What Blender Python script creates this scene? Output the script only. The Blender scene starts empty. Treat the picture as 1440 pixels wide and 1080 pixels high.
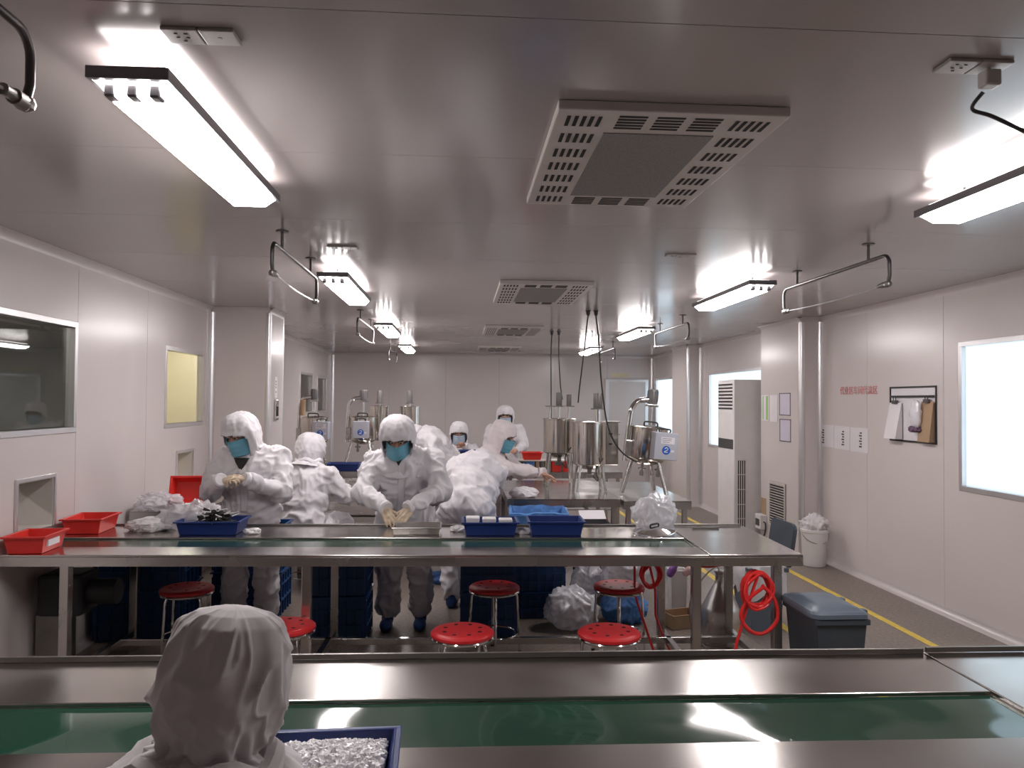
import bpy, bmesh, math, random
import numpy as np
from mathutils import Vector, Matrix, Euler, noise as mnoise
PI = math.pi
random.seed(7)
scene = bpy.context.scene
COL = scene.collection
V = Vector

# ------------------------------------------------------------------ camera
FPX = 1080.0
CAM = V((0, 0, 1.65))
def _axes(vx=648.0, vy=563.0, roll=0.008):
    cx, cy = vx - 720, vy - 540
    c, s = math.cos(-roll), math.sin(-roll)
    ux, uy = c*cx - s*cy, s*cx + c*cy
    yaw = math.atan(-ux/FPX); pitch = math.atan(uy/math.hypot(FPX, ux))
    f = V((math.sin(yaw)*math.cos(pitch), math.cos(yaw)*math.cos(pitch), math.sin(pitch)))
    r = V((math.cos(yaw), -math.sin(yaw), 0)); u = r.cross(f)
    c, s = math.cos(roll), math.sin(roll)
    return c*r + s*u, -s*r + c*u, f
CR, CU, CF = _axes()
def on(px, py, X=None, Y=None, Z=None):
    """room point seen at photograph pixel (px, py) on the plane X=, Y= or Z="""
    d = CR*((px-720)/FPX) - CU*((py-540)/FPX) + CF
    t = X/d.x if X is not None else (Y/d.y if Y is not None else (Z-CAM.z)/d.z)
    return CAM + d*t
cam_data = bpy.data.cameras.new('camera')
cam_data.sensor_fit = 'HORIZONTAL'; cam_data.sensor_width = 36.0
cam_data.lens = 36.0*FPX/1440.0; cam_data.clip_start = 0.05; cam_data.clip_end = 200
cam = bpy.data.objects.new('camera', cam_data); COL.objects.link(cam)
cm = Matrix((CR, CU, -CF)).transposed().to_4x4(); cm.translation = CAM
cam.matrix_world = cm
scene.camera = cam

# ------------------------------------------------------------------ world and view
LAMP = 23.0            # emission of the fluorescent tubes
SKY = 1.0              # overcast daylight outside the frosted windows
world = bpy.data.worlds.new('overcast_sky'); scene.world = world
world.use_nodes = True
wn = world.node_tree.nodes; wl = world.node_tree.links
bg = wn['Background']; bg.inputs[1].default_value = SKY
bg.inputs[0].default_value = (0.80, 0.90, 1.0, 1)
vs = scene.view_settings
vs.view_transform = 'Standard'; vs.look = 'None'; vs.gamma = 1.0; vs.use_curve_mapping = False
vs.exposure = 0.84

# ------------------------------------------------------------------ materials
M = {}
def mat(name, col, rough=0.5, metal=0.0, var=0.0, vscale=6.0, bump=0.0, bscale=40.0, col2=None,
        alpha=1.0, trans=0.0, emit=None, estr=0.0, spec=0.5, rvar=0.0, stretch=None, sheen=0.0, bdist=0.01, bdetail=3, coat=0.0):
    m = bpy.data.materials.new(name); m.use_nodes = True
    nt = m.node_tree; N = nt.nodes; L = nt.links
    b = N['Principled BSDF']
    b.inputs['Base Color'].default_value = (*col, 1)
    b.inputs['Roughness'].default_value = rough
    b.inputs['Metallic'].default_value = metal
    b.inputs['Specular IOR Level'].default_value = spec
    b.inputs['Alpha'].default_value = alpha
    b.inputs['Transmission Weight'].default_value = trans
    b.inputs['Coat Weight'].default_value = coat
    if sheen: b.inputs['Sheen Weight'].default_value = sheen
    if emit:
        b.inputs['Emission Color'].default_value = (*emit, 1); b.inputs['Emission Strength'].default_value = estr
    tc = N.new('ShaderNodeTexCoord'); mp = N.new('ShaderNodeMapping')
    L.new(tc.outputs['Object'], mp.inputs[0])
    if stretch: mp.inputs['Scale'].default_value = stretch
    n1 = N.new('ShaderNodeTexNoise'); n1.inputs['Scale'].default_value = vscale; n1.inputs['Detail'].default_value = 4
    L.new(mp.outputs[0], n1.inputs[0])
    if var or col2:
        mx = N.new('ShaderNodeMix'); mx.data_type = 'RGBA'
        c2 = col2 if col2 else tuple(max(0, c*(1-var)) for c in col)
        mx.inputs[6].default_value = (*col, 1); mx.inputs[7].default_value = (*c2, 1)
        rp = N.new('ShaderNodeMapRange'); rp.inputs[1].default_value = 0.35; rp.inputs[2].default_value = 0.65
        L.new(n1.outputs[0], rp.inputs[0]); L.new(rp.outputs[0], mx.inputs[0]); L.new(mx.outputs[2], b.inputs['Base Color'])
    if rvar:
        rr = N.new('ShaderNodeMapRange'); rr.inputs[1].default_value = 0.3; rr.inputs[2].default_value = 0.7
        rr.inputs[3].default_value = max(0.02, rough-rvar); rr.inputs[4].default_value = rough+rvar
        L.new(n1.outputs[0], rr.inputs[0]); L.new(rr.outputs[0], b.inputs['Roughness'])
    if bump:
        n2 = N.new('ShaderNodeTexNoise'); n2.inputs['Scale'].default_value = bscale; n2.inputs['Detail'].default_value = bdetail
        L.new(mp.outputs[0], n2.inputs[0])
        bp = N.new('ShaderNodeBump'); bp.inputs['Strength'].default_value = bump; bp.inputs['Distance'].default_value = bdist
        L.new(n2.outputs[0], bp.inputs['Height']); L.new(bp.outputs[0], b.inputs['Normal'])
    M[name] = m
    return m

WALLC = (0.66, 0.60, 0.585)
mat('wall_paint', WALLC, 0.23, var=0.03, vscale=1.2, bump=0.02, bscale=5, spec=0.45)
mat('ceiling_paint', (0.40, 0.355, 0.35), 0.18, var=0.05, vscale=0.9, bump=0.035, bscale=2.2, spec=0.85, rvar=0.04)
mat('wall_core', (0.30, 0.28, 0.27), 0.7)
mat('aluminium', (0.78, 0.76, 0.77), 0.30, 0.75, var=0.05)
mat('cove_white', (0.60, 0.55, 0.54), 0.35, 0.2)
mat('steel', (0.60, 0.575, 0.55), 0.24, 1.0, var=0.10, vscale=3, rvar=0.07, bump=0.03, bscale=6, stretch=(1, 1, 1))
mat('steel_deck', (0.54, 0.51, 0.485), 0.20, 1.0, var=0.10, vscale=2.0, rvar=0.06, bump=0.03, bscale=3.0)
mat('steel_dark', (0.30, 0.285, 0.27), 0.35, 0.9, var=0.2, vscale=5)
mat('chrome', (0.78, 0.77, 0.76), 0.08, 1.0)
mat('tank_steel', (0.62, 0.58, 0.53), 0.16, 1.0, var=0.08, vscale=3, rvar=0.05)
mat('belt_green', (0.016, 0.062, 0.040), 0.055, var=0.25, vscale=2.5, bump=0.6, bscale=3.4, bdist=0.026, bdetail=0, spec=0.5, rvar=0.02)
mat('belt_far', (0.030, 0.075, 0.055), 0.12, var=0.25, vscale=2.5, bump=0.05, bscale=2.6, spec=0.6)
mat('red_plastic', (0.72, 0.030, 0.022), 0.35, var=0.12)
mat('stool_red', (0.62, 0.022, 0.028), 0.42, var=0.12, vscale=9)
mat('blue_plastic', (0.008, 0.030, 0.17), 0.38, var=0.18)
mat('crate_blue', (0.006, 0.050, 0.17), 0.42, var=0.2)
mat('light_blue_plastic', (0.10, 0.26, 0.62), 0.45, var=0.25, vscale=14)
mat('bin_grey', (0.055, 0.070, 0.088), 0.45, var=0.15)
mat('bin_light', (0.13, 0.165, 0.215), 0.45, var=0.12)
mat('white_plastic', (0.74, 0.71, 0.70), 0.4, var=0.05)
mat('cream_plastic', (0.60, 0.56, 0.52), 0.4, var=0.05)
mat('paper', (0.74, 0.70, 0.73), 0.6, var=0.04)
mat('paper_lilac', (0.62, 0.57, 0.68), 0.6, var=0.05)
mat('kraft', (0.42, 0.28, 0.17), 0.7, var=0.1)
mat('black', (0.012, 0.011, 0.012), 0.5)
mat('rubber', (0.02, 0.02, 0.022), 0.55)
mat('dark_grey', (0.06, 0.058, 0.06), 0.5, var=0.15)
mat('motor_grey', (0.20, 0.19, 0.19), 0.45, 0.3, var=0.15)
mat('bracket', (0.12, 0.11, 0.11), 0.32, 0.8)
mat('control_box', (0.50, 0.50, 0.56), 0.4, 0.4, var=0.06)
mat('logo_blue', (0.01, 0.09, 0.42), 0.4)
mat('red_hose', (0.85, 0.035, 0.035), 0.3)
mat('clear_hose', (0.45, 0.38, 0.34), 0.25)
mat('yellow_tape', (0.78, 0.56, 0.08), 0.5, var=0.2, vscale=20)
mat('yellow_print', (0.82, 0.68, 0.20), 0.5)
mat('red_print', (0.60, 0.16, 0.16), 0.5)
mat('green_paper', (0.26, 0.55, 0.12), 0.6)
mat('ink', (0.06, 0.055, 0.07), 0.6)
mat('lamp_body', (0.17, 0.16, 0.17), 0.35, 0.3)
mat('tube', (1, 1, 1), 0.5, emit=(1.0, 0.945, 0.935), estr=LAMP)
mat('tube_top', (0.8, 0.78, 0.77), 0.5, emit=(1.0, 0.945, 0.935), estr=LAMP*0.22)
mat('vent_plate', (0.60, 0.545, 0.51), 0.45, var=0.05)
mat('vent_mesh', (0.27, 0.245, 0.235), 0.6, var=0.3, vscale=160)
mat('slot_black', (0.008, 0.007, 0.007), 0.8)
def cloth_mat(name, col, scale, dist):
    m = mat(name, col, 0.8, var=0.05, vscale=8, spec=0.25)
    N = m.node_tree.nodes; L = m.node_tree.links; b = N['Principled BSDF']
    tc = N.new('ShaderNodeTexCoord')
    w0 = N.new('ShaderNodeTexNoise'); w0.inputs['Scale'].default_value = scale*0.5; w0.inputs['Detail'].default_value = 2
    L.new(tc.outputs['Object'], w0.inputs[0])
    mp = N.new('ShaderNodeVectorMath'); mp.operation = 'MULTIPLY_ADD'; mp.inputs[1].default_value = (0.35, 0.35, 0.35)
    L.new(w0.outputs['Color'], mp.inputs[0]); L.new(tc.outputs['Object'], mp.inputs[2])
    st = N.new('ShaderNodeMapping'); st.inputs['Scale'].default_value = (1.0, 1.0, 0.5); st.inputs['Rotation'].default_value = (0.5, 0.4, 0.3)
    L.new(mp.outputs[0], st.inputs[0])
    r1 = N.new('ShaderNodeTexNoise'); r1.noise_type = 'RIDGED_MULTIFRACTAL'; r1.inputs['Scale'].default_value = scale; r1.inputs['Detail'].default_value = 2.5
    r1.inputs['Lacunarity'].default_value = 2.1; r1.inputs['Gain'].default_value = 1.5
    L.new(st.outputs[0], r1.inputs[0])
    bp = N.new('ShaderNodeBump'); bp.inputs['Strength'].default_value = 0.75; bp.inputs['Distance'].default_value = dist
    L.new(r1.outputs[0], bp.inputs['Height']); L.new(bp.outputs[0], b.inputs['Normal'])
cloth_mat('cloth', (0.70, 0.67, 0.70), 5.0, 0.012)
cloth_mat('cloth_pink', (0.70, 0.63, 0.65), 5.0, 0.012)
cloth_mat('cloth_near', (0.72, 0.68, 0.695), 8.0, 0.006)
mat('skin', (0.50, 0.27, 0.19), 0.5, var=0.1)
mat('glove', (0.60, 0.47, 0.34), 0.5, var=0.12, vscale=30)
mat('mask_blue', (0.15, 0.40, 0.52), 0.7, var=0.12, vscale=10, bump=0.2, bscale=30)
mat('mask_pale', (0.42, 0.52, 0.64), 0.7, var=0.1)
mat('hair', (0.010, 0.008, 0.008), 0.5)
mat('shoe_blue', (0.02, 0.07, 0.22), 0.6)
mat('film', (0.86, 0.83, 0.88), 0.16, alpha=0.55, var=0.08, vscale=10, bump=0.4, bscale=24, spec=0.9)
mat('film_mid', (0.80, 0.79, 0.84), 0.2, alpha=0.72, var=0.1, vscale=12, bump=0.5, bscale=26, spec=0.9)
mat('film_blue', (0.14, 0.34, 0.74), 0.3, alpha=0.9, var=0.4, vscale=22, bump=0.6, bscale=30)
mat('film_white', (0.84, 0.80, 0.82), 0.3, alpha=0.88, var=0.08, vscale=10, bump=0.4, bscale=22)
mat('pellet', (0.93, 0.91, 0.93), 0.25, var=0.1, vscale=80)
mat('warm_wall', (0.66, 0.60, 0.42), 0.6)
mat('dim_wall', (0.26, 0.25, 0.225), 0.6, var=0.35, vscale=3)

# floor: speckled terrazzo
m = mat('terrazzo', (0.30, 0.245, 0.205), 0.32, spec=0.4)
N = m.node_tree.nodes; L = m.node_tree.links; b = N['Principled BSDF']
tcn = N.new('ShaderNodeTexCoord')
f1 = N.new('ShaderNodeTexNoise'); f1.inputs['Scale'].default_value = 42; f1.inputs['Detail'].default_value = 2; f1.inputs['Roughness'].default_value = 0.7
f2 = N.new('ShaderNodeTexNoise'); f2.inputs['Scale'].default_value = 1.1; f2.inputs['Detail'].default_value = 3
L.new(tcn.outputs['Object'], f1.inputs[0]); L.new(tcn.outputs['Object'], f2.inputs[0])
am = N.new('ShaderNodeMath'); am.operation = 'MULTIPLY_ADD'; am.inputs[1].default_value = 0.35; L.new(f2.outputs[0], am.inputs[0]); L.new(f1.outputs[0], am.inputs[2])
cr = N.new('ShaderNodeValToRGB'); cr.color_ramp.elements[0].color = (0.13, 0.10, 0.085, 1); cr.color_ramp.elements[1].color = (0.255, 0.21, 0.18, 1)
cr.color_ramp.elements[0].position = 0.50; cr.color_ramp.elements[1].position = 0.88
L.new(am.outputs[0], cr.inputs[0]); L.new(cr.outputs[0], b.inputs['Base Color'])

# glass and frosted daylight panes
def glass(name, tint, rough, mixt):
    m = bpy.data.materials.new(name); m.use_nodes = True
    N = m.node_tree.nodes; L = m.node_tree.links; N.remove(N['Principled BSDF'])
    t = N.new('ShaderNodeBsdfTransparent'); t.inputs[0].default_value = (*tint, 1)
    g = N.new('ShaderNodeBsdfGlossy'); g.inputs['Roughness'].default_value = rough
    fr = N.new('ShaderNodeLayerWeight'); fr.inputs[0].default_value = 0.5
    pw = N.new('ShaderNodeMath'); pw.operation = 'POWER'; pw.inputs[1].default_value = 4.0
    L.new(fr.outputs['Facing'], pw.inputs[0])
    ad = N.new('ShaderNodeMath'); ad.operation = 'MULTIPLY_ADD'; ad.inputs[1].default_value = 0.75; ad.inputs[2].default_value = mixt; ad.use_clamp = True
    mx = N.new('ShaderNodeMixShader')
    L.new(pw.outputs[0], ad.inputs[0]); L.new(ad.outputs[0], mx.inputs[0]); L.new(t.outputs[0], mx.inputs[1]); L.new(g.outputs[0], mx.inputs[2])
    L.new(mx.outputs[0], N['Material Output'].inputs[0]); M[name] = m
glass('window_glass', (0.88, 0.90, 0.86), 0.02, 0.05)
m = bpy.data.materials.new('frosted_pane'); m.use_nodes = True
N = m.node_tree.nodes; L = m.node_tree.links; N.remove(N['Principled BSDF'])
t = N.new('ShaderNodeBsdfTranslucent'); t.inputs[0].default_value = (0.93, 0.97, 0.98, 1)
g = N.new('ShaderNodeBsdfGlossy'); g.inputs['Roughness'].default_value = 0.25
mx = N.new('ShaderNodeMixShader'); mx.inputs[0].default_value = 0.06
L.new(t.outputs[0], mx.inputs[1]); L.new(g.outputs[0], mx.inputs[2]); L.new(mx.outputs[0], N['Material Output'].inputs[0])
M['frosted_pane'] = m

# ------------------------------------------------------------------ mesh helpers
class MB:
    def __init__(s): s.v = []; s.f = []; s.mi = []; s.cur = 0
    def add(s, vs, fs):
        o = len(s.v); s.v += [tuple(x) for x in vs]
        s.f += [tuple(i+o for i in f) for f in fs]; s.mi += [s.cur]*len(fs)
        return s
    def box(s, x0, x1, y0, y1, z0, z1):
        return s.add([(x0,y0,z0),(x1,y0,z0),(x1,y1,z0),(x0,y1,z0),(x0,y0,z1),(x1,y0,z1),(x1,y1,z1),(x0,y1,z1)],
                     [(0,3,2,1),(4,5,6,7),(0,1,5,4),(1,2,6,5),(2,3,7,6),(3,0,4,7)])
    def cbox(s, c, d, mt=None):
        x, y, z = [k/2 for k in d]
        vs = [V(p) for p in ((-x,-y,-z),(x,-y,-z),(x,y,-z),(-x,y,-z),(-x,-y,z),(x,-y,z),(x,y,z),(-x,y,z))]
        if mt is not None: vs = [mt @ p for p in vs]
        c = V(c)
        return s.add([p+c for p in vs], [(0,3,2,1),(4,5,6,7),(0,1,5,4),(1,2,6,5),(2,3,7,6),(3,0,4,7)])
    def taper(s, x0, x1, y0, y1, z0, z1, k):
        """box whose bottom is shrunk by k on each side"""
        return s.add([(x0+k,y0+k,z0),(x1-k,y0+k,z0),(x1-k,y1-k,z0),(x0+k,y1-k,z0),(x0,y0,z1),(x1,y0,z1),(x1,y1,z1),(x0,y1,z1)],
                     [(0,3,2,1),(4,5,6,7),(0,1,5,4),(1,2,6,5),(2,3,7,6),(3,0,4,7)])
    def cyl(s, p0, p1, r0, r1=None, n=16, cap=True):
        r1 = r0 if r1 is None else r1
        p0 = V(p0); p1 = V(p1); d = (p1-p0).normalized()
        a = d.orthogonal().normalized(); b = d.cross(a)
        vs = []
        for i in range(n):
            w = a*math.cos(2*PI*i/n) + b*math.sin(2*PI*i/n)
            vs += [p0+w*r0, p1+w*r1]
        fs = [(2*i, 2*((i+1) % n), 2*((i+1) % n)+1, 2*i+1) for i in range(n)]
        if cap: fs += [tuple(2*i for i in range(n))[::-1], tuple(2*i+1 for i in range(n))]
        return s.add(vs, fs)
    def tube(s, path, r, n=8, closed=False):
        P = [V(p) for p in path]; m = len(P); vs = []
        a = None
        for i in range(m):
            d = (P[(i+1) % m]-P[i-1]) if closed else (P[min(i+1, m-1)]-P[max(i-1, 0)])
            d = d.normalized()
            a = d.orthogonal().normalized() if a is None else (a - d*a.dot(d)).normalized()
            b = d.cross(a); rr = r[i] if isinstance(r, (list, tuple)) else r
            vs += [P[i]+(a*math.cos(2*PI*k/n)+b*math.sin(2*PI*k/n))*rr for k in range(n)]
        fs = []
        for i in range(m if closed else m-1):
            j = (i+1) % m
            fs += [(i*n+k, i*n+(k+1) % n, j*n+(k+1) % n, j*n+k) for k in range(n)]
        if not closed: fs += [tuple(range(n))[::-1], tuple(range((m-1)*n, m*n))]
        return s.add(vs, fs)
    def lathe(s, prof, c=(0,0,0), n=24, mt=None):
        c = V(c); vs = []; k = len(prof)
        for i in range(n):
            a = 2*PI*i/n
            for r, z in prof:
                p = V((r*math.cos(a), r*math.sin(a), z))
                vs.append((mt @ p if mt else p)+c)
        fs = []
        for i in range(n):
            j = (i+1) % n
            fs += [(i*k+q, j*k+q, j*k+q+1, i*k+q+1) for q in range(k-1)]
        return s.add(vs, fs)
    def build(s, name, m, parent=None, smooth=False, bevel=0.0, w=True, seg=2):
        me = bpy.data.meshes.new(name); me.from_pydata(s.v, [], s.f)
        for k in (m if isinstance(m, (list, tuple)) else [m]): me.materials.append(M[k])
        me.polygons.foreach_set('material_index', s.mi)
        if smooth: me.polygons.foreach_set('use_smooth', [True]*len(me.polygons))
        me.update()
        if bevel > 0:
            bm = bmesh.new(); bm.from_mesh(me)
            bmesh.ops.remove_doubles(bm, verts=bm.verts, dist=1e-5)
            es = [e for e in bm.edges if len(e.link_faces) == 2 and e.calc_face_angle(0) > 0.6]
            bmesh.ops.bevel(bm, geom=es, offset=bevel, segments=seg, profile=0.5, affect='EDGES', clamp_overlap=True)
            bm.to_mesh(me); bm.free()
        if smooth: me.set_sharp_from_angle(angle=math.radians(40))
        return link(name, me, parent, w)

def wmat(o):
    mt = Matrix.Translation(o.location) @ o.rotation_euler.to_matrix().to_4x4() @ Matrix.Diagonal((*o.scale, 1))
    if o.parent: mt = wmat(o.parent) @ o.matrix_parent_inverse @ mt
    return mt
def link(name, data, parent=None, w=True):
    o = bpy.data.objects.new(name, data); COL.objects.link(o)
    if parent is not None:
        o.parent = parent
        if w: o.matrix_parent_inverse = wmat(parent).inverted()
    return o
def tag(o, label=None, cat=None, group=None, kind=None):
    if label: o['label'] = label
    if cat: o['category'] = cat
    if group: o['group'] = group
    if kind: o['kind'] = kind
    return o
def thing(name, label, cat, loc=(0,0,0), rz=0.0, group=None):
    o = bpy.data.objects.new(name, None); COL.objects.link(o)
    o.empty_display_size = 0.1
    o.location = loc; o.rotation_euler = (0, 0, rz)
    return tag(o, label, cat, group)
def dup(root, loc, rz=0.0, label=None, sc=None):
    r = root.copy(); COL.objects.link(r); r.location = loc; r.rotation_euler = (0, 0, rz)
    if sc: r.scale = sc
    if label: r['label'] = label
    for ch in list(root.children):
        c = ch.copy(); COL.objects.link(c); c.parent = r
        for g_ in ch.children:
            d = g_.copy(); COL.objects.link(d); d.parent = c
    return r
def arc(c, a, b, r, t0, t1, n=8):
    c, a, b = V(c), V(a), V(b)
    return [c + a*r*math.cos(t0+(t1-t0)*i/n) + b*r*math.sin(t0+(t1-t0)*i/n) for i in range(n+1)]
def spline(pts, n=8):
    P = [V(p) for p in pts]; out = []
    for i in range(len(P)-1):
        p0 = P[max(i-1, 0)]; p1 = P[i]; p2 = P[i+1]; p3 = P[min(i+2, len(P)-1)]
        for k in range(n):
            t = k/n
            out.append(0.5*((2*p1)+(p2-p0)*t+(2*p0-5*p1+4*p2-p3)*t*t+(3*p1-p0-3*p2+p3)*t**3))
    return out+[P[-1]]
def fbm(p, sc, oct=3): return mnoise.fractal(V(p)*sc, 1.0, 2.0, oct)
# ================================================================== SETTING
H = 2.56; XL = -2.50; XR = 3.82; YB = 15.1; YF = -1.6
def cells(us, vs_, holes):
    for i in range(len(us)-1):
        for j in range(len(vs_)-1):
            cu = (us[i]+us[i+1])/2; cv = (vs_[j]+vs_[j+1])/2
            if any(h[0] < cu < h[1] and h[2] < cv < h[3] for h in holes): continue
            yield us[i], us[i+1], vs_[j], vs_[j+1]
def wall(name, axis, pos, side, u0, u1, seams, holes, thick=0.05, z1=H):
    """side: direction of the room from the wall (+1/-1). seams: panel joints along u"""
    def slab(mb, a, b, c, d, near, far):
        lo, hi = sorted((pos+side*near, pos+side*far))
        if axis == 'X': mb.box(lo, hi, a, b, c, d)
        else: mb.box(a, b, lo, hi, c, d)
    core = MB()
    us = sorted({u0, u1, *[x for h in holes for x in h[:2]]}); vs_ = sorted({0.0, z1, *[x for h in holes for x in h[2:]]})
    for a, b, c, d in cells(us, vs_, holes): slab(core, a, b, c, d, -thick, -0.012)
    w = core.build(name, 'wall_core'); tag(w, kind='structure')
    ed = [u0]+[s for s in seams if u0 < s < u1]+[u1]
    for i in range(len(ed)-1):
        a0, a1 = ed[i]+0.002, ed[i+1]-0.002
        hs = [h for h in holes if h[0] < a1 and h[1] > a0]
        us = sorted({a0, a1, *[min(max(x, a0), a1) for h in hs for x in h[:2]]})
        vs_ = sorted({0.0, z1, *[x for h in hs for x in h[2:]]})
        p = MB()
        for a, b, c, d in cells(us, vs_, hs): slab(p, a, b, c, d, -0.012, 0.0)
        p.build('panel', 'wall_paint', w)
    return w
# floor
fl = MB().box(-2.62, 3.95, YF-0.1, YB+0.1, -0.05, 0.0).build('floor', 'terrazzo'); tag(fl, kind='structure')
# ceiling: strips of white panels across the room
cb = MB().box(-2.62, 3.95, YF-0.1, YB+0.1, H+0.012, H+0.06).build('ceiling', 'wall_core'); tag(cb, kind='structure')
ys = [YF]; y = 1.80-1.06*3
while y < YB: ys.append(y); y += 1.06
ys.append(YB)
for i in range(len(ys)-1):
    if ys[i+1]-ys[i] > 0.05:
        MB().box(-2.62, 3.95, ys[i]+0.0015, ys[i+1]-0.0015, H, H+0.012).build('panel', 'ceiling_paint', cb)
LW = [(2.6, 5.17, 1.43, 2.13), (6.68, 7.64, 1.40, 2.09), (12.15, 13.15, 1.42, 2.07), (13.6, 14.5, 1.42, 2.05)]   # windows of the left wall
HT = [(4.53, 4.92, 0.86, 1.16), (6.98, 7.38, 0.83, 1.16)]                                                        # pass-through hatches
RW = [(3.9, 5.65, 1.0, 2.12), (9.2, 11.62, 0.98, 2.10), (13.35, 14.85, 1.05, 2.10)]                              # windows of the right wall
wall('wall_left', 'X', XL, 1, YF, YB, [2.3, 5.185, 6.3, 7.75, 8.9, 10.0, 11.1, 12.0, 13.3, 14.55], LW+HT)
wall('wall_right', 'X', XR, -1, YF, YB, [1.6, 2.7, 3.75, 5.85, 7.0, 8.1, 9.1, 11.75, 12.9, 14.0], RW)
wall('wall_back', 'Y', YB, -1, XL, XR, [-1.4, -0.3, 0.75, 1.85, 2.90], [])
wall('wall_front', 'Y', YF, 1, XL, XR, [-1.4, -0.3, 0.8, 1.9, 3.0], [])
# columns and pilasters, aluminium corner profiles
def block(name, x0, x1, y0, y1):
    return tag(MB().box(x0, x1, y0, y1, 0, H-0.001).build(name, 'wall_paint', bevel=0.004), kind='structure')
CLX, CLY0, CLY1 = -1.92, 7.85, 8.45
block('wall_column_left', XL+0.001, CLX, CLY0, CLY1)
PX, P0, P1_ = 3.60, 7.93, 9.02
block('wall_pilaster_right', PX, XR-0.001, P0, P1_)
block('wall_pilaster_right', PX, XR-0.001, 12.0, 12.9)
n_trim = [0]
def trim(mb, m='aluminium', smooth=True):
    n_trim[0] += 1
    return tag(mb.build('trim_%d' % n_trim[0], m, smooth=smooth), kind='structure')
def corner_post(x, y, r, n=10, z0=0.06, z1=H-0.05):
    trim(MB().cyl((x, y, z0), (x, y, z1), r, n=18))
corner_post(CLX-0.018, CLY0+0.018, 0.030)      # convex corner of the column
corner_post(CLX-0.010, CLY1-0.010, 0.016)
corner_post(PX+0.018, P0+0.018, 0.034)
corner_post(PX+0.016, 12.016, 0.032)
def inner_cove(x, y, sx, sy, r=0.045, z0=0.05, z1=H-0.045):
    """concave quarter profile in the inside corner (x,y), room towards (sx,sy)"""
    n = 6; pts = [(x+sx*r*(1-math.sin(t)), y+sy*r*(1-math.cos(t))) for t in [PI/2*i/n for i in range(n+1)]]
    vs = [(p[0], p[1], z) for z in (z0, z1) for p in pts]+[(x, y, z0), (x, y, z1)]
    k = n+1
    fs = [(i, i+1, k+i+1, k+i) for i in range(n)]
    trim(MB().add(vs, fs))
inner_cove(XL, CLY0, 1, -1); inner_cove(XR, P0, -1, -1); inner_cove(XL, YB, 1, -1); inner_cove(XR, YB, -1, -1); inner_cove(XR, 12.0, -1, -1)
inner_cove(XL, CLY1, 1, 1, 0.03)
def run_cove(p0, p1, nrm, z, up, r, m):
    """concave strip between wall and ceiling (up=-1) or floor (up=1), from p0 to p1 (xy), nrm = into the room"""
    n = 5; vs = []
    for p in (p0, p1):
        for i in range(n+1):
            t = PI/2*i/n
            a = r*(1-math.sin(t)); b = r*(1-math.cos(t))
            vs.append((p[0]+nrm[0]*a, p[1]+nrm[1]*a, z+up*b))
    k = n+1
    trim(MB().add(vs, [(i, i+1, k+i+1, k+i) for i in range(n)]), m)
for z, up, r, mm in ((H, -1, 0.05, 'cove_white'), (0, 1, 0.055, 'cove_white')):
    run_cove((XL, YF), (XL, CLY0), (1, 0), z, up, r, mm); run_cove((XL, CLY1), (XL, YB), (1, 0), z, up, r, mm)
    run_cove((XL, CLY0), (CLX, CLY0), (0, -1), z, up, r, mm); run_cove((CLX, CLY0), (CLX, CLY1), (1, 0), z, up, r, mm)
    run_cove((XR, YF), (XR, P0), (-1, 0), z, up, r, mm); run_cove((XR, P1_), (XR, 12.0), (-1, 0), z, up, r, mm); run_cove((XR, 12.9), (XR, YB), (-1, 0), z, up, r, mm)
    run_cove((PX, P0), (PX, P1_), (-1, 0), z, up, r, mm); run_cove((PX, P0), (XR, P0), (0, -1), z, up, r, mm)
    run_cove((PX, 12.0), (PX, 12.9), (-1, 0), z, up, r, mm); run_cove((PX, 12.0), (XR, 12.0), (0, -1), z, up, r, mm)
    run_cove((XL, YB), (XR, YB), (0, -1), z, up, r, mm)
# windows
n_win = [0]
def window(xw, side, h, pane, depth=0.05, fw=0.028, fm='aluminium'):
    n_win[0] += 1
    y0, y1, z0, z1 = h
    f = MB()
    a, b = sorted((xw+side*0.008, xw-side*depth))
    for q in ((y0-fw*0.3, y1+fw*0.3, z1-fw, z1+fw*0.3), (y0-fw*0.3, y1+fw*0.3, z0-fw*0.3, z0+fw), (y0-fw*0.3, y0+fw, z0+fw, z1-fw), (y1-fw, y1+fw*0.3, z0+fw, z1-fw)):
        f.box(a, b, *q)
    w = f.build('window_%d' % n_win[0], fm, bevel=0.003); tag(w, kind='structure')
    xp = xw-side*0.03
    MB().box(xp-0.003, xp+0.003, y0+fw*0.8, y1-fw*0.8, z0+fw*0.8, z1-fw*0.8).build('pane', pane, w)
    return w
for h in LW: window(XL, 1, h, 'window_glass')
for h in RW: window(XR, -1, h, 'frosted_pane', depth=0.045)
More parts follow.
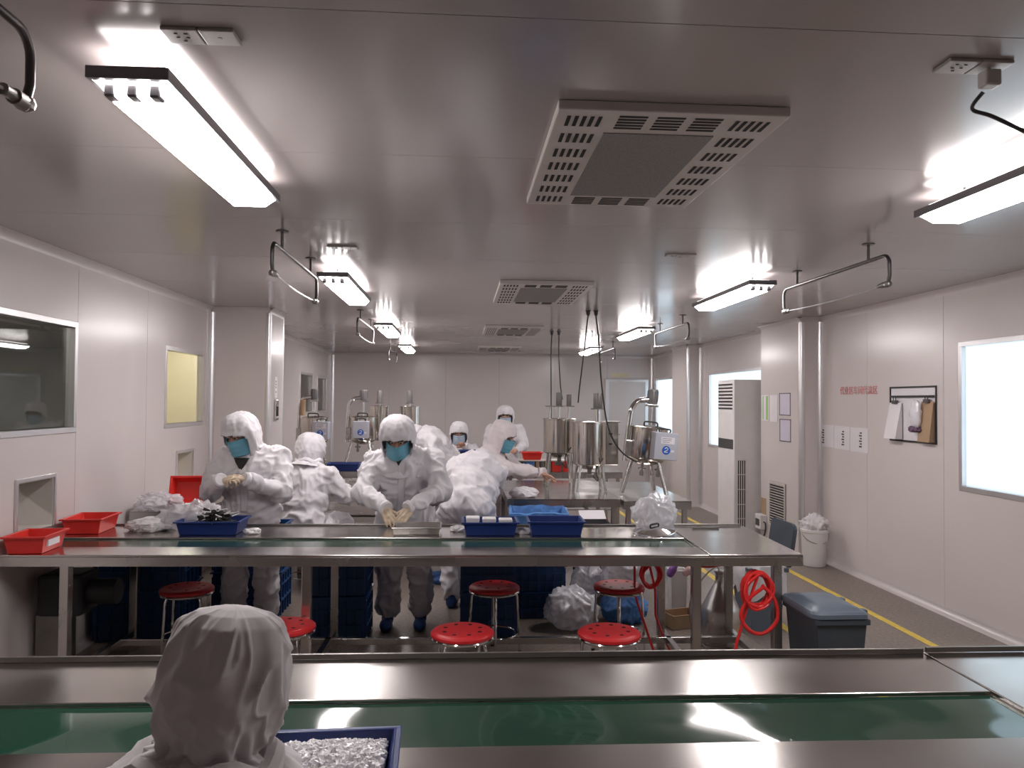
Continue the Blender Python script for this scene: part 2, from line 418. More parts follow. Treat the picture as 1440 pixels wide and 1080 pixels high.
# neighbouring rooms behind the left wall
def room(name, x0, x1, y0, y1, m):
    g = MB()
    g.box(x0-0.03, x0, y0, y1, -0.05, 2.6); g.box(x0, x1, y0-0.03, y0, -0.05, 2.6); g.box(x0, x1, y1, y1+0.03, -0.05, 2.6)
    g.box(x0, x1, y0, y1, -0.08, -0.05); g.box(x0, x1, y0, y1, 2.6, 2.63)
    return tag(g.build(name, m), kind='structure')
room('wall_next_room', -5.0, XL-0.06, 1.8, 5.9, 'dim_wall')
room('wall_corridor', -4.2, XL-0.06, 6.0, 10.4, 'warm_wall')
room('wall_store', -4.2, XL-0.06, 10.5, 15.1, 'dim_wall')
def batten(x0, x1, y0, y1, z, name, label, grp, hang=True):
    t = thing(name, label, 'light', ((x0+x1)/2, (y0+y1)/2, z), 0, grp)
    xc = (x0+x1)/2; w_ = (x1-x0)/2
    hb = MB()                                                        # rim of the fitting
    hb.box(x0, x0+0.012, y0, y1, z-0.010, z+0.022); hb.box(x1-0.012, x1, y0, y1, z-0.010, z+0.022)
    hb.box(x0+0.012, x1-0.012, y0, y0+0.02, z-0.010, z+0.022); hb.box(x0+0.012, x1-0.012, y1-0.02, y1, z-0.010, z+0.022)
    hb.build('housing', 'lamp_body', t, bevel=0.002)
    def ring(hw, ins, zz): return [(xc-hw, y0+ins, zz), (xc+hw, y0+ins, zz), (xc+hw, y1-ins, zz), (xc-hw, y1-ins, zz)]
    vs = ring(w_*0.72, 0.07, z+0.034)+ring(w_-0.013, 0.021, z+0.012)+ring(w_-0.013, 0.021, z-0.004)+ring(w_*0.60, 0.075, z-0.048)
    q_ = lambda r: [(r*4+(k+1) % 4, r*4+k, r*4+4+k, r*4+4+(k+1) % 4) for k in range(4)]
    df = MB(); df.cur = 1; df.add(vs, [(0,1,2,3)]+q_(0)); df.cur = 0
    df.f += q_(1)+q_(2)+[(15,14,13,12)]; df.mi += [0]*9
    df.build('diffuser', ['tube', 'tube_top'], t)
    for dx in (-w_*0.55, 0, w_*0.55):
        MB().cbox((xc+dx, y0+0.052, z-0.028), (0.028, 0.045, 0.036)).build('lamp_holder', 'lamp_body', t, bevel=0.006)
    if hang:
        for yy in (y0+0.2, y1-0.2):
            MB().cyl((xc, yy, z+0.03), (xc, yy, H), 0.005, n=8).build('hanger', 'bracket', t)
    return t
LY = [(2.03, 3.27), (5.22, 6.55), (8.58, 9.86), (11.85, 13.1)]
names = ['nearest', 'second', 'third', 'farthest']
for i, (a, b) in enumerate(LY):
    batten(-0.975, -0.765, a, b, 2.485, 'ceiling_lamp', '%s fluorescent ceiling lamp of the left row, along the left side' % names[i], 'fluorescent ceiling lamps')
    batten(2.0, 2.20, a, b, 2.485, 'ceiling_lamp', '%s fluorescent ceiling lamp of the right row, on the window side' % names[i], 'fluorescent ceiling lamps')
# the corridor behind the second window is lit
batten(-3.5, -3.3, 7.2, 8.4, 2.5, 'corridor_lamp', 'lamp in the pale yellow corridor behind the small left window', 'corridor lamps', hang=False)
batten(-3.5, -3.3, 8.9, 10.1, 2.5, 'corridor_lamp', 'farther unseen lamp added to brighten the pale yellow corridor', 'corridor lamps', hang=False)  # second lamp, unseen, added to make the corridor brighter
batten(-4.6, -4.4, 2.6, 3.8, 2.5, 'added_next_room_lamp', 'unseen lamp added to brighten the dim room behind the large left window', 'corridor lamps', hang=False)  # unseen lamp added so the neighbouring room turns grey instead of black
# vinyl lines on the floor
for xa, xb, y0, y1, lb in ((3.21, 3.27, 0.5, 14.6, 'yellow floor tape line running nearest the window wall'), (2.36, 2.42, 0.5, 14.0, 'yellow floor tape line passing under the grey bins')):
    tag(MB().box(xa, xb, y0, y1, 0.0003, 0.0015).build('floor_line', 'yellow_tape'), lb, 'floor line', 'yellow floor lines')
# back wall door
d = MB().box(2.93, 3.66, YB-0.03, YB-0.002, 0, 2.04).build('door_1', 'wall_paint', bevel=0.003); tag(d, kind='structure')
fr = MB(); fr.box(2.86, 2.93, YB-0.04, YB-0.001, 0, 2.09); fr.box(3.66, 3.72, YB-0.04, YB-0.001, 0, 2.09); fr.box(2.93, 3.66, YB-0.04, YB-0.001, 2.04, 2.09)
fr.build('door_frame', 'aluminium', d)
MB().cyl((3.03, YB-0.08, 1.0), (3.14, YB-0.08, 1.0), 0.012).build('door_handle', 'steel', d, smooth=True)
# lettering
def lettering(name, txt, size, m, mt, parent=None, label=None, cat=None, ext=0.0008, bold=0.0):
    cu = bpy.data.curves.new(name, 'FONT'); cu.body = txt; cu.size = size; cu.extrude = ext; cu.align_x = 'CENTER'; cu.align_y = 'CENTER'; cu.offset = bold
    cu.resolution_u = 2
    o = bpy.data.objects.new(name, cu); COL.objects.link(o); bpy.context.view_layer.update()
    me = bpy.data.meshes.new_from_object(o.evaluated_get(bpy.context.evaluated_depsgraph_get()))
    bpy.data.objects.remove(o); bpy.data.curves.remove(cu)
    me.materials.clear(); me.materials.append(M[m]); me.transform(mt)
    o = link(name, me, parent)
    if label: tag(o, label, cat)
    return o
def face_mat(loc, nrm, roll=0.0):
    """text plane with its face towards nrm, upright"""
    n = V(nrm).normalized(); up = V((0, 0, 1)); x = up.cross(n).normalized(); u = n.cross(x)
    mt = Matrix((x, u, n)).transposed().to_4x4(); mt.translation = V(loc)
    return mt @ Matrix.Rotation(roll, 4, 'Z')
lettering('wall_lettering', '安全出口', 0.095, 'yellow_print', face_mat((3.18, YB-0.003, 2.17), (0, -1, 0)), None, 'small yellow lettering above the far door', 'lettering', bold=0.0005)
lettering('wall_lettering', '代业区车间代流区', 0.088, 'red_print', face_mat((XR-0.003, 7.16, 1.77), (-1, 0, 0)), None, 'row of red characters on the right wall above papers', 'lettering', bold=0.0)
# ================================================================== CEILING FITTINGS
def vent_panel(x0, x1, y0, y1, label, fine):
    z = H-0.03
    t = thing('air_vent', label, 'vent', ((x0+x1)/2, (y0+y1)/2, H), 0, 'ceiling air vents')
    MB().box(x0, x1, y0, y1, z, H-0.0005).build('plate', 'vent_plate', t, bevel=0.004)
    wx = x1-x0; wy = y1-y0
    g = MB().box(x0+wx*0.24, x1-wx*0.25, y0+wy*0.17, y1-wy*0.15, z-0.003, z+0.002); g.build('filter_mesh', 'vent_mesh', t)
    rows = 7
    for side in (0, 1):
        for r in range(rows):
            yc = y0+wy*(0.085+0.83*r/(rows-1)) if fine else y0+wy*(0.085+0.83*r/(rows-1))
            xc = x0+wx*0.125 if side == 0 else x1-wx*0.125
            if side == 1 and r == 0: xc -= wx*0.01
            s_ = MB()
            for k in range(5):
                xx = xc+(k-2)*wx*0.034
                s_.box(xx-wx*0.0085, xx+wx*0.0085, yc-wy*0.038, yc+wy*0.038, z-0.0012, z+0.002)
            tag(s_.build('slot_group', 'slot_black', t), kind='stuff')
    for k in range(3):
        for yc, on_ in ((y0+wy*0.085, 1), (y1-wy*0.07, 1)):
            xc = x0+wx*(0.335+0.165*k)
            s_ = MB()
            for q in range(5):
                yy = yc+(q-2)*wy*0.022
                s_.box(xc-wx*0.062, xc+wx*0.062, yy-wy*0.006, yy+wy*0.006, z-0.0012, z+0.002)
            tag(s_.build('slot_group', 'slot_black', t), kind='stuff')
    return t
for k, (ya, yb, lb) in enumerate(((2.28, 3.40, 'nearest large perforated air vent panel on the ceiling'), (5.75, 6.95, 'second perforated air vent panel above the workers'),
                                 (9.25, 10.35, 'third air vent panel far down the ceiling'), (12.75, 13.7, 'farthest thin air vent panel near the back wall'))):
    vent_panel(0.285+0.0*k, 1.005, ya, yb, lb, k > 0)

mat('socket_plate', (0.42, 0.385, 0.375), 0.3, var=0.05)
def socket_plate(c, label, plug=False):
    x, y = c
    t = thing('ceiling_socket', label, 'socket', (x, y, H), 0, 'ceiling sockets')
    z = H-0.010
    for k, dx in enumerate((-0.045, 0.045)):
        p = MB().box(x+dx-0.0435, x+dx+0.0435, y-0.040, y+0.040, z, H-0.0003).build('faceplate', 'socket_plate', t, bevel=0.003)
        if k == 0:
            for (hx, hy) in ((-0.012, 0.0), (0.012, 0.0), (0, 0.018), (-0.012, -0.02), (0.012, -0.02)):
                MB().cbox((x+dx+hx, y+hy, z-0.0004), (0.008, 0.003, 0.002)).build('slot', 'slot_black', p)
        else:
            MB().cyl((x+dx, y, z-0.001), (x+dx, y, z+0.002), 0.005).build('screw', 'steel_dark', p)
    return t
def mid(px, py): p = on(px, py, Z=H); return p.x, p.y
socket_plate(mid(284, 48), 'double socket plate on the ceiling near the upper left pipe')
c2 = mid(1368, 91)
sp = socket_plate(c2, 'double socket plate on the ceiling at right with plugged cord', True)
pl = thing('power_plug', 'grey plug with cord hanging from the right ceiling socket', 'plug', (c2[0]+0.05, c2[1], H-0.012))
MB().cbox((c2[0]+0.05, c2[1]+0.005, H-0.035), (0.045, 0.04, 0.044)).build('plug_body', 'cream_plastic', pl, bevel=0.006)
e0 = V((c2[0]+0.05, c2[1]+0.03, H-0.06))
MB().tube(spline([e0, e0+V((-0.01, 0.03, -0.035)), e0+V((0.05, 0.03, -0.055)), e0+V((0.16, 0.0, -0.12)), e0+V((0.34, 0.02, -0.155)), e0+V((0.6, 0.1, -0.16)), e0+V((0.9, 0.2, -0.03)), e0+V((1.0, 0.25, 0.055))]), 0.0055).build('cord', 'dark_grey', pl, smooth=True)
socket_plate(mid(957, 358), 'small double socket plate on the ceiling left of right lamps')
socket_plate(mid(482, 347), 'small double socket plate on the ceiling by the left lamps')

# bent steel air pipes hanging from the ceiling
def air_pipe(fa, fb, label, tip, drop=0.10, over=0.16, loop=0.16):
    """fa/fb: the two ceiling flanges (xy)."""
    a = V((fa[0], fa[1], H)); b_ = V((fb[0], fb[1], H)); d = (b_-a).normalized()
    t = thing('air_pipe', label, 'pipe', (a+b_)/2, 0, 'bent steel air pipes')
    zz = V((0, 0, -drop))
    for p in (a, b_):
        MB().lathe([(0.0, -0.006), (0.034, -0.006), (0.034, 0.0), (0.0, 0.0)], p, 20).build('flange', 'bracket', t, smooth=True)
        MB().cyl(p, p+zz, 0.008, n=10).build('hanger_rod', 'bracket', t, smooth=True)
    e0 = a-d*over+zz; e1 = b_+d*over+zz
    r = 0.055; dn = V((0, 0, -1))
    path = arc(e0+dn*r, dn*-1, d*-1, r, PI/2, 0, 6)
    # straight with both ends bent down into a hook
    path = [e0+dn*(loop)-d*r*0.7, e0+dn*(loop*0.7)-d*r*1.0, e0+dn*r-d*r*0.95]+[e0+dn*r+(d*-1*math.cos(q)+dn*-1*math.sin(q))*r for q in [PI/2*i/5 for i in range(1, 6)]]
    path += [e1+dn*r+(d*math.cos(q)+dn*-1*math.sin(q))*r for q in [PI/2-PI/2*i/5 for i in range(0, 6)]]+[e1+dn*(loop*0.7)+d*r*1.0, e1+dn*(loop)+d*r*0.7]
    MB().tube(path, 0.0105, 10).build('pipe', 'bracket', t, smooth=True)
    for p, sg in ((path[0], 1), (path[-1], -1)):
        f = MB(); f.cyl(p, p+d*sg*0.045, 0.018, n=12); f.cyl(p+d*sg*0.045, p+d*sg*0.085, 0.013, n=12)
        f.lathe([(0, -0.02), (0.018, -0.012), (0.022, 0), (0.018, 0.012), (0, 0.02)], p, 12)
        f.build('fitting', 'steel_dark', t, smooth=True)
    if tip:
        q0 = path[0]+d*0.08; q1 = path[-1]-d*0.08
        MB().tube([q0+(q1-q0)*k/10+dn*0.012*math.sin(PI*k/10) for k in range(11)], 0.004, 6).build('nylon_line', 'film', t, smooth=True)
    return t
air_pipe(mid(1221, 343), mid(1121, 381), 'bent steel air pipe hanging nearest on the window side', True)
air_pipe(mid(397, 325), mid(437, 363), 'bent steel air pipe before the second left lamp', True)
air_pipe(mid(507, 436), mid(522, 449), 'bent steel air pipe before the third left lamp', True)
air_pipe(mid(549, 484), mid(556, 487), 'bent steel air pipe before the farthest left lamp', False, over=0.1)
air_pipe(mid(960, 443), mid(928, 455), 'bent steel air pipe before the far pilaster on the right', True)
air_pipe(mid(862, 481), mid(847, 487), 'bent steel air pipe beside the farthest right lamp', False, over=0.1)
air_pipe((-0.97, 0.85), (-0.97, 1.56), 'bent steel air pipe cut off at the top left corner', True, drop=0.10)
# power leads that hang from the ceiling to the mixers
def lead(px, py, pts, label, r=0.007):
    p = on(px, py, Z=H)
    t = thing('hanging_lead', label, 'cable', p, 0, 'black leads hanging from the ceiling')
    MB().lathe([(0, -0.05), (0.012, -0.05), (0.02, -0.03), (0.02, -0.008), (0.03, -0.004), (0.03, 0), (0, 0)], p, 14).build('ceiling_plug', 'rubber', t, smooth=True)
    MB().tube(spline([p+V((0, 0, -0.05))]+[on(*q[:2], Y=q[2]) for q in pts], 8), r, 7).build('cord', 'rubber', t, smooth=True)
lead(827, 437, [(824, 470, 7.2), (820, 505, 7.7), (815, 545, 8.3), (813, 566, 8.6)], 'left one of the two nearer leads hanging to the mixing tanks')
lead(838, 437, [(842, 480, 6.9), (846, 540, 6.9), (855, 600, 6.9), (872, 633, 6.95), (895, 650, 7.1)], 'long lead that sweeps down to the control box mixer')
lead(776, 466, [(775, 500, 9.0), (775, 560, 9.0), (775, 632, 9.0)], 'left one of the two farther leads beside the tanks')
lead(786, 466, [(786, 500, 9.1), (788, 540, 9.1), (791, 562, 9.1)], 'right one of the two farther leads beside the tanks')
# ================================================================== CONVEYOR TABLES
def conveyor(name, label, x0, x1, y0, yb0, yb1, y1, xe, z, rz, piv, legs, beltmat, lip=0.0, seam=True):
    """decks: near y0..yb0, belt yb0..yb1, far yb1..y1; belt stops at xe, x0..x1 whole table"""
    t = thing(name, label, 'conveyor table', (piv[0], piv[1], 0), rz, 'stainless conveyor tables')
    T = Matrix.Translation((piv[0], piv[1], 0)) @ Matrix.Rotation(rz, 4, 'Z')
    def B(mb, nm, m, **k):
        mb.v = [tuple(T @ V(p)) for p in mb.v]
        return mb.build(nm, m, t, **k)
    th = 0.012
    B(MB().box(x0, xe, y0, yb0, z-th, z), 'near_deck', 'steel_deck', bevel=0.003)
    B(MB().box(x0, xe, yb1, y1, z-th, z), 'far_deck', 'steel_deck', bevel=0.003)
    B(MB().box(xe+0.004, x1, y0, y1, z-th, z+0.002), 'end_deck', 'steel_deck', bevel=0.003)
    nx = 40; g = MB(); vs = []; W = yb1-yb0-0.006
    for i in range(nx+1):
        for j in range(5):
            x = x0+(xe-0.002-x0)*i/nx; y = yb0+0.003+W*j/4
            vs.append((x, y, z-0.012))
    g.add(vs, [(i*5+j, (i+1)*5+j, (i+1)*5+j+1, i*5+j+1) for i in range(nx) for j in range(4)])
    B(g, 'belt', beltmat, smooth=True)
    B(MB().box(x0, xe, yb1-0.004, yb1+0.0, z-0.03, z-0.0121).box(x0, xe, yb0, yb0+0.004, z-0.03, z-0.0121), 'belt_guard', 'black')
    ap = 0.062
    B(MB().box(x0, x1, y0, y0+0.004, z-ap, z-th), 'near_apron', 'steel', bevel=0.001)
    B(MB().box(x0, x1, y1-0.004, y1, z-ap, z-th), 'far_apron', 'steel', bevel=0.001)
    B(MB().box(x1-0.004, x1, y0+0.004, y1-0.004, z-ap, z-th), 'end_apron', 'steel', bevel=0.001)
    B(MB().box(x0, xe, yb0+0.01, yb1-0.01, z-0.10, z-0.065), 'belt_bed', 'steel_dark')
    if lip:
        B(MB().box(x0, xe, y1-0.012, y1, z, z+lip), 'back_lip', 'steel_dark', bevel=0.002)
        B(MB().box(xe+0.01, x1-0.02, y1-0.012, y1, z+0.004, z+lip+0.004), 'back_lip', 'steel_dark', bevel=0.002)
    for lx in legs:
        for ly in (y0+0.06, y1-0.09):
            B(MB().box(lx-0.025, lx+0.025, ly-0.025, ly+0.025, 0.0, z-ap*0.5), 'leg', 'steel', bevel=0.004)
        B(MB().box(lx-0.018, lx+0.018, y0+0.085, y1-0.115, 0.10, 0.14), 'cross_rail', 'steel', bevel=0.003)
    ly = y1-0.30
    B(MB().box(min(legs), max(legs), ly-0.018, ly+0.018, 0.10, 0.14), 'long_rail', 'steel', bevel=0.003)
    return t, T
mid_t, MT = conveyor('conveyor_table', 'long stainless conveyor table across the middle with trays on it', XL-0.085, 1.81, 4.245, 4.48, 4.78, 5.235, 1.28, 0.80, -0.026, (0, 0), (-2.25, -0.95, 1.22, 1.68), 'belt_far', lip=0.012)
fr_t, FT = conveyor('conveyor_table', 'stainless conveyor table in the foreground with glossy green belt', -2.3, 1.93, 1.60, 1.91, 2.215, 2.565, 1.55, 0.80, -0.012, (0, 0), (-2.1, -0.4, 0.9, 1.7), 'belt_green', lip=0.018)
# ceiling-side seam strip on the end of the near table
# ------------------------------------------------------------------ workbenches behind
def bench(name, label, x0, x1, y0, y1, z, inner_shelf=False, rz=0.0):
    t = thing(name, label, 'workbench', ((x0+x1)/2, (y0+y1)/2, 0), 0, 'stainless workbenches')
    MB().box(x0, x1, y0, y1, z-0.01, z).build('top', 'steel_deck', t, bevel=0.002)
    MB().box(x0, x1, y0, y0+0.004, z-0.075, z-0.01).build('front_apron', 'steel', t)
    MB().box(x0, x0+0.004, y0+0.004, y1, z-0.075, z-0.01).build('side_apron', 'steel', t)
    MB().box(x1-0.004, x1, y0+0.004, y1, z-0.075, z-0.01).build('side_apron', 'steel', t)
    for lx in (x0+0.05, x1-0.05):
        for ly in (y0+0.05, y1-0.05):
            MB().box(lx-0.022, lx+0.022, ly-0.022, ly+0.022, 0, z-0.05).build('leg', 'steel', t, bevel=0.003)
    MB().box(x0+0.05, x1-0.05, y1-0.065, y1-0.035, 0.12, 0.15).build('stretcher', 'steel', t)
    if inner_shelf: MB().box(x0+0.03, x1-0.03, y0+0.04, y1-0.04, 0.34, 0.35).build('shelf', 'steel', t)
    return t
bench('workbench', 'stainless workbench behind the light blue crate, under steel tanks', 0.42, 1.43, 6.80, 8.40, 0.78)
bench('workbench', 'stainless workbench under the tilted mixer near the white bag', 1.45, 2.06, 6.74, 8.35, 0.77)
bench('workbench', 'narrow stainless workbench with stacked bins beyond the tanks', 0.55, 1.95, 9.15, 10.0, 0.80, True)
bench('workbench', 'stainless workbench in front of the seated worker on the left', -1.55, -0.35, 7.35, 8.30, 0.76, True)
bench('workbench', 'stainless workbench with the small blue tray and left mixers', -1.95, -0.46, 8.75, 10.2, 0.84, True)
bench('workbench', 'small steel bench by the small hatch with a red tray', XL+0.03, -1.96, 5.95, 7.75, 0.80, False)
bench('workbench', 'far bench holding bins near the back wall', -0.9, 0.22, 10.75, 11.6, 0.78)

bench('workbench', 'small high bench with a dark tray before the far worker', -0.25, 0.42, 9.42, 9.80, 0.95)
# ------------------------------------------------------------------ stools
def stool(name):
    t = thing(name, 'x', 'stool', (0, 0, 0), 0, 'red round stools')
    R = 0.165
    # seat with eight small holes: a disc built as rings of quads with slots recessed
    s_ = MB().lathe([(0, 0.447), (0.03, 0.4475), (R*0.75, 0.449), (R-0.012, 0.446), (R, 0.436), (R+0.001, 0.424), (R-0.006, 0.419), (0, 0.419)], (0, 0, 0), 40)
    s_.build('seat', 'stool_red', t, smooth=True)
    for k in range(8):
        a = 2*PI*k/8+0.2
        MB().lathe([(0, 0.4496), (0.011, 0.4494), (0.013, 0.447)], (math.cos(a)*R*0.60, math.sin(a)*R*0.60, 0), 10).build('seat_hole', 'slot_black', t)
    MB().tube([(math.cos(2*PI*k/32)*(R-0.008), math.sin(2*PI*k/32)*(R-0.008), 0.411) for k in range(32)], 0.0085, 8, closed=True).build('rim', 'chrome', t, smooth=True)
    for k in range(4):
        a = PI/4+PI/2*k; c, s2 = math.cos(a), math.sin(a)
        MB().tube([(c*0.02, s2*0.02, 0.408), (c*0.10, s2*0.10, 0.407), (c*0.135, s2*0.135, 0.400), (c*0.148, s2*0.148, 0.375), (c*0.158, s2*0.158, 0.2), (c*0.168, s2*0.168, 0.008)], 0.0085, 8).build('leg', 'chrome', t, smooth=True)
        MB().cyl((c*0.168, s2*0.168, 0), (c*0.168, s2*0.168, 0.022), 0.0125, n=10).build('foot_cap', 'rubber', t)
    MB().tube([(math.cos(2*PI*k/32)*0.150, math.sin(2*PI*k/32)*0.150, 0.14) for k in range(32)], 0.006, 6, closed=True).build('foot_ring', 'chrome', t, smooth=True)
    return t
st0 = stool('stool')
spots = [((-1.73, 5.05), 0.1, 'red stool in deep shade below the table at left, before stacked crates'),
         ((-0.93, 4.20), 0.5, 'red stool half hidden by the nearest white hood'),
         ((0.02, 4.06), 0.15, 'red stool in front of the table, left of the one before the white bag'),
         ((0.23, 5.03), 0.8, 'red stool under the table in front of a blue crate, below two trays'),
         ((0.79, 4.02), 0.3, 'red stool in front of the white plastic bag on the floor'),
         ((1.05, 5.02), 0.6, 'red stool with dark holes under the table, right of the white bag')]
for i, (p, a, lb) in enumerate(spots):
    if i == 0: st0.location = (p[0], p[1], 0); st0.rotation_euler = (0, 0, a); st0['label'] = lb
    else: dup(st0, (p[0], p[1], 0), a, lb)
# stool under the far bench, seen as a pink disc
dup(st0, (1.28, 7.45, 0), 0.4, 'pinkish red stool under the tank workbench beside the black box', (1, 1, 1.15))
# ------------------------------------------------------------------ crates and trays
def tray(name, label, loc, dims, rz, m, rim=0.012, k=0.018, grp=None, cat='tray', tagp=None):
    w_, d_, h_ = dims
    t = thing(name, label, cat, loc, rz, grp)
    T = wmat(t); th = 0.005
    o = MB()
    x, y = w_/2, d_/2
    # outer and inner walls as one shell
    outer = [(-x+k, -y+k, 0), (x-k, -y+k, 0), (x-k, y-k, 0), (-x+k, y-k, 0), (-x, -y, h_), (x, -y, h_), (x, y, h_), (-x, y, h_)]
    inner = [(-x+k+th, -y+k+th, th), (x-k-th, -y+k+th, th), (x-k-th, y-k-th, th), (-x+k+th, y-k-th, th), (-x+th, -y+th, h_), (x-th, -y+th, h_), (x-th, y-th, h_), (-x+th, y-th, h_)]
    o.add(outer+inner, [(0,3,2,1),(0,1,5,4),(1,2,6,5),(2,3,7,6),(3,0,4,7),(8,9,10,11),(9,8,12,13),(10,9,13,14),(11,10,14,15),(8,11,15,12),
                        (4,5,13,12),(5,6,14,13),(6,7,15,14),(7,4,12,15)])
    o.v = [tuple(T @ V(p)) for p in o.v]; o.build('shell', m, t, bevel=0.003)
    r_ = MB()
    e = rim
    r_.box(-x-e, x+e, -y-e, -y+0.001, h_-0.010, h_); r_.box(-x-e, x+e, y-0.001, y+e, h_-0.010, h_)
    r_.box(-x-e, -x+0.001, -y, y, h_-0.010, h_); r_.box(x-0.001, x+e, -y, y, h_-0.010, h_)
    r_.v = [tuple(T @ V(p)) for p in r_.v]; r_.build('rim', m, t, bevel=0.002)
    if tagp:
        g = MB().cbox(tagp[0], tagp[1]); g.v = [tuple(T @ V(p)) for p in g.v]; g.build('paper_tag', 'paper', t)
    return t
def crate(name, label, loc, dims, rz, m='crate_blue', grp='blue plastic crates'):
    w_, d_, h_ = dims; t = tray(name, label, loc, dims, rz, m, rim=0.016, k=0.008, grp=grp, cat='crate')
    T = wmat(t); x, y = w_/2, d_/2
    for ax in (0, 1):
        L_ = (x, y)[ax]
        for sg in (-1, 1):
            n = 6 if ax == 0 else 4
            for i in range(n+1):
                u = -L_*0.92+2*L_*0.92*i/n
                b_ = MB()
                if ax == 0: b_.cbox((u, sg*(y+0.002), h_*0.46), (0.010, 0.014, h_*0.86))
                else: b_.cbox((sg*(x+0.002), u, h_*0.46), (0.014, 0.010, h_*0.86))
                b_.v = [tuple(T @ V(p)) for p in b_.v]; b_.build('rib', m, t)
            for zz in (0.36, 0.70):
                b_ = MB()
                if ax == 0: b_.cbox((0, sg*(y+0.003), h_*zz), (w_*0.94, 0.016, 0.012))
                else: b_.cbox((sg*(x+0.003), 0, h_*zz), (0.016, d_*0.94, 0.012))
                b_.v = [tuple(T @ V(p)) for p in b_.v]; b_.build('band', m, t)
    return t
def stack(x, y, dims, n, rz, labels):
    for k in range(n): crate('plastic_crate', labels[k], (x, y, 0.001+k*(dims[2]+0.002)), dims, rz)
stack(-2.17, 5.58, (0.58, 0.40, 0.34), 2, 0.03, ['lower blue crate of the stack nearest the left wall', 'upper blue crate of the stack nearest the left wall'])
stack(-1.60, 6.12, (0.50, 0.36, 0.34), 2, 0.0, ['lower blue crate of the stack behind the shaded stool', 'upper blue crate of the stack behind the shaded stool'])
stack(-0.83, 5.48, (0.40, 0.36, 0.31), 2, 0.0, ['lower dark blue crate between the two standing workers', 'upper dark blue crate between the two standing workers'])
stack(0.21, 5.60, (0.38, 0.42, 0.31), 2, 0.0, ['lower blue crate behind the stool under the two trays', 'upper blue crate behind the stool under the two trays'])
stack(0.60, 5.98, (0.40, 0.30, 0.20), 3, 0.0, ['lowest bright blue crate left of the white floor bag', 'middle bright blue crate left of the white floor bag', 'upper bright blue crate under the light blue one'])
tray('plastic_tray', 'red plastic tray with white paper tag at the far left table edge', tuple(MT @ V((-2.465, 4.39, 0.8015))), (0.21, 0.27, 0.095), 0.05, 'red_plastic', grp='red trays', tagp=((0.100, -0.02, 0.05), (0.012, 0.13, 0.034)))
tray('plastic_tray', 'empty red plastic tray on the table below the large left window', tuple(MT @ V((-2.475, 5.02, 0.8015))), (0.23, 0.30, 0.095), 0.05, 'red_plastic', grp='red trays')
t_ = tray('plastic_tray', 'red tray tipped on its side beside the small hatch', (-2.12, 6.30, 0.86), (0.26, 0.20, 0.09), 0.1, 'red_plastic', grp='red trays')
t_.rotation_euler = (math.radians(75), 0, 0.06); t_.location = (-2.14, 6.30, 0.906)
tray('plastic_tray', 'blue tray heaped with black brush heads on the left of table', tuple(MT @ V((-1.69, 4.97, 0.8015))), (0.38, 0.26, 0.085), 0.0, 'blue_plastic', grp='blue trays')
tray('plastic_tray', 'blue tray holding white tubs, left one of the two centre trays', tuple(MT @ V((0.065, 4.95, 0.8015))), (0.34, 0.24, 0.085), 0.0, 'blue_plastic', grp='blue trays')
tray('plastic_tray', 'empty blue tray at the table centre, right one of two', tuple(MT @ V((0.485, 4.96, 0.8015))), (0.345, 0.25, 0.09), -0.02, 'blue_plastic', grp='blue trays')
tray('plastic_tray', 'small blue tray on the bench beside the left mixers', (-1.33, 8.95, 0.8405), (0.36, 0.26, 0.08), 0.0, 'blue_plastic', grp='blue trays')
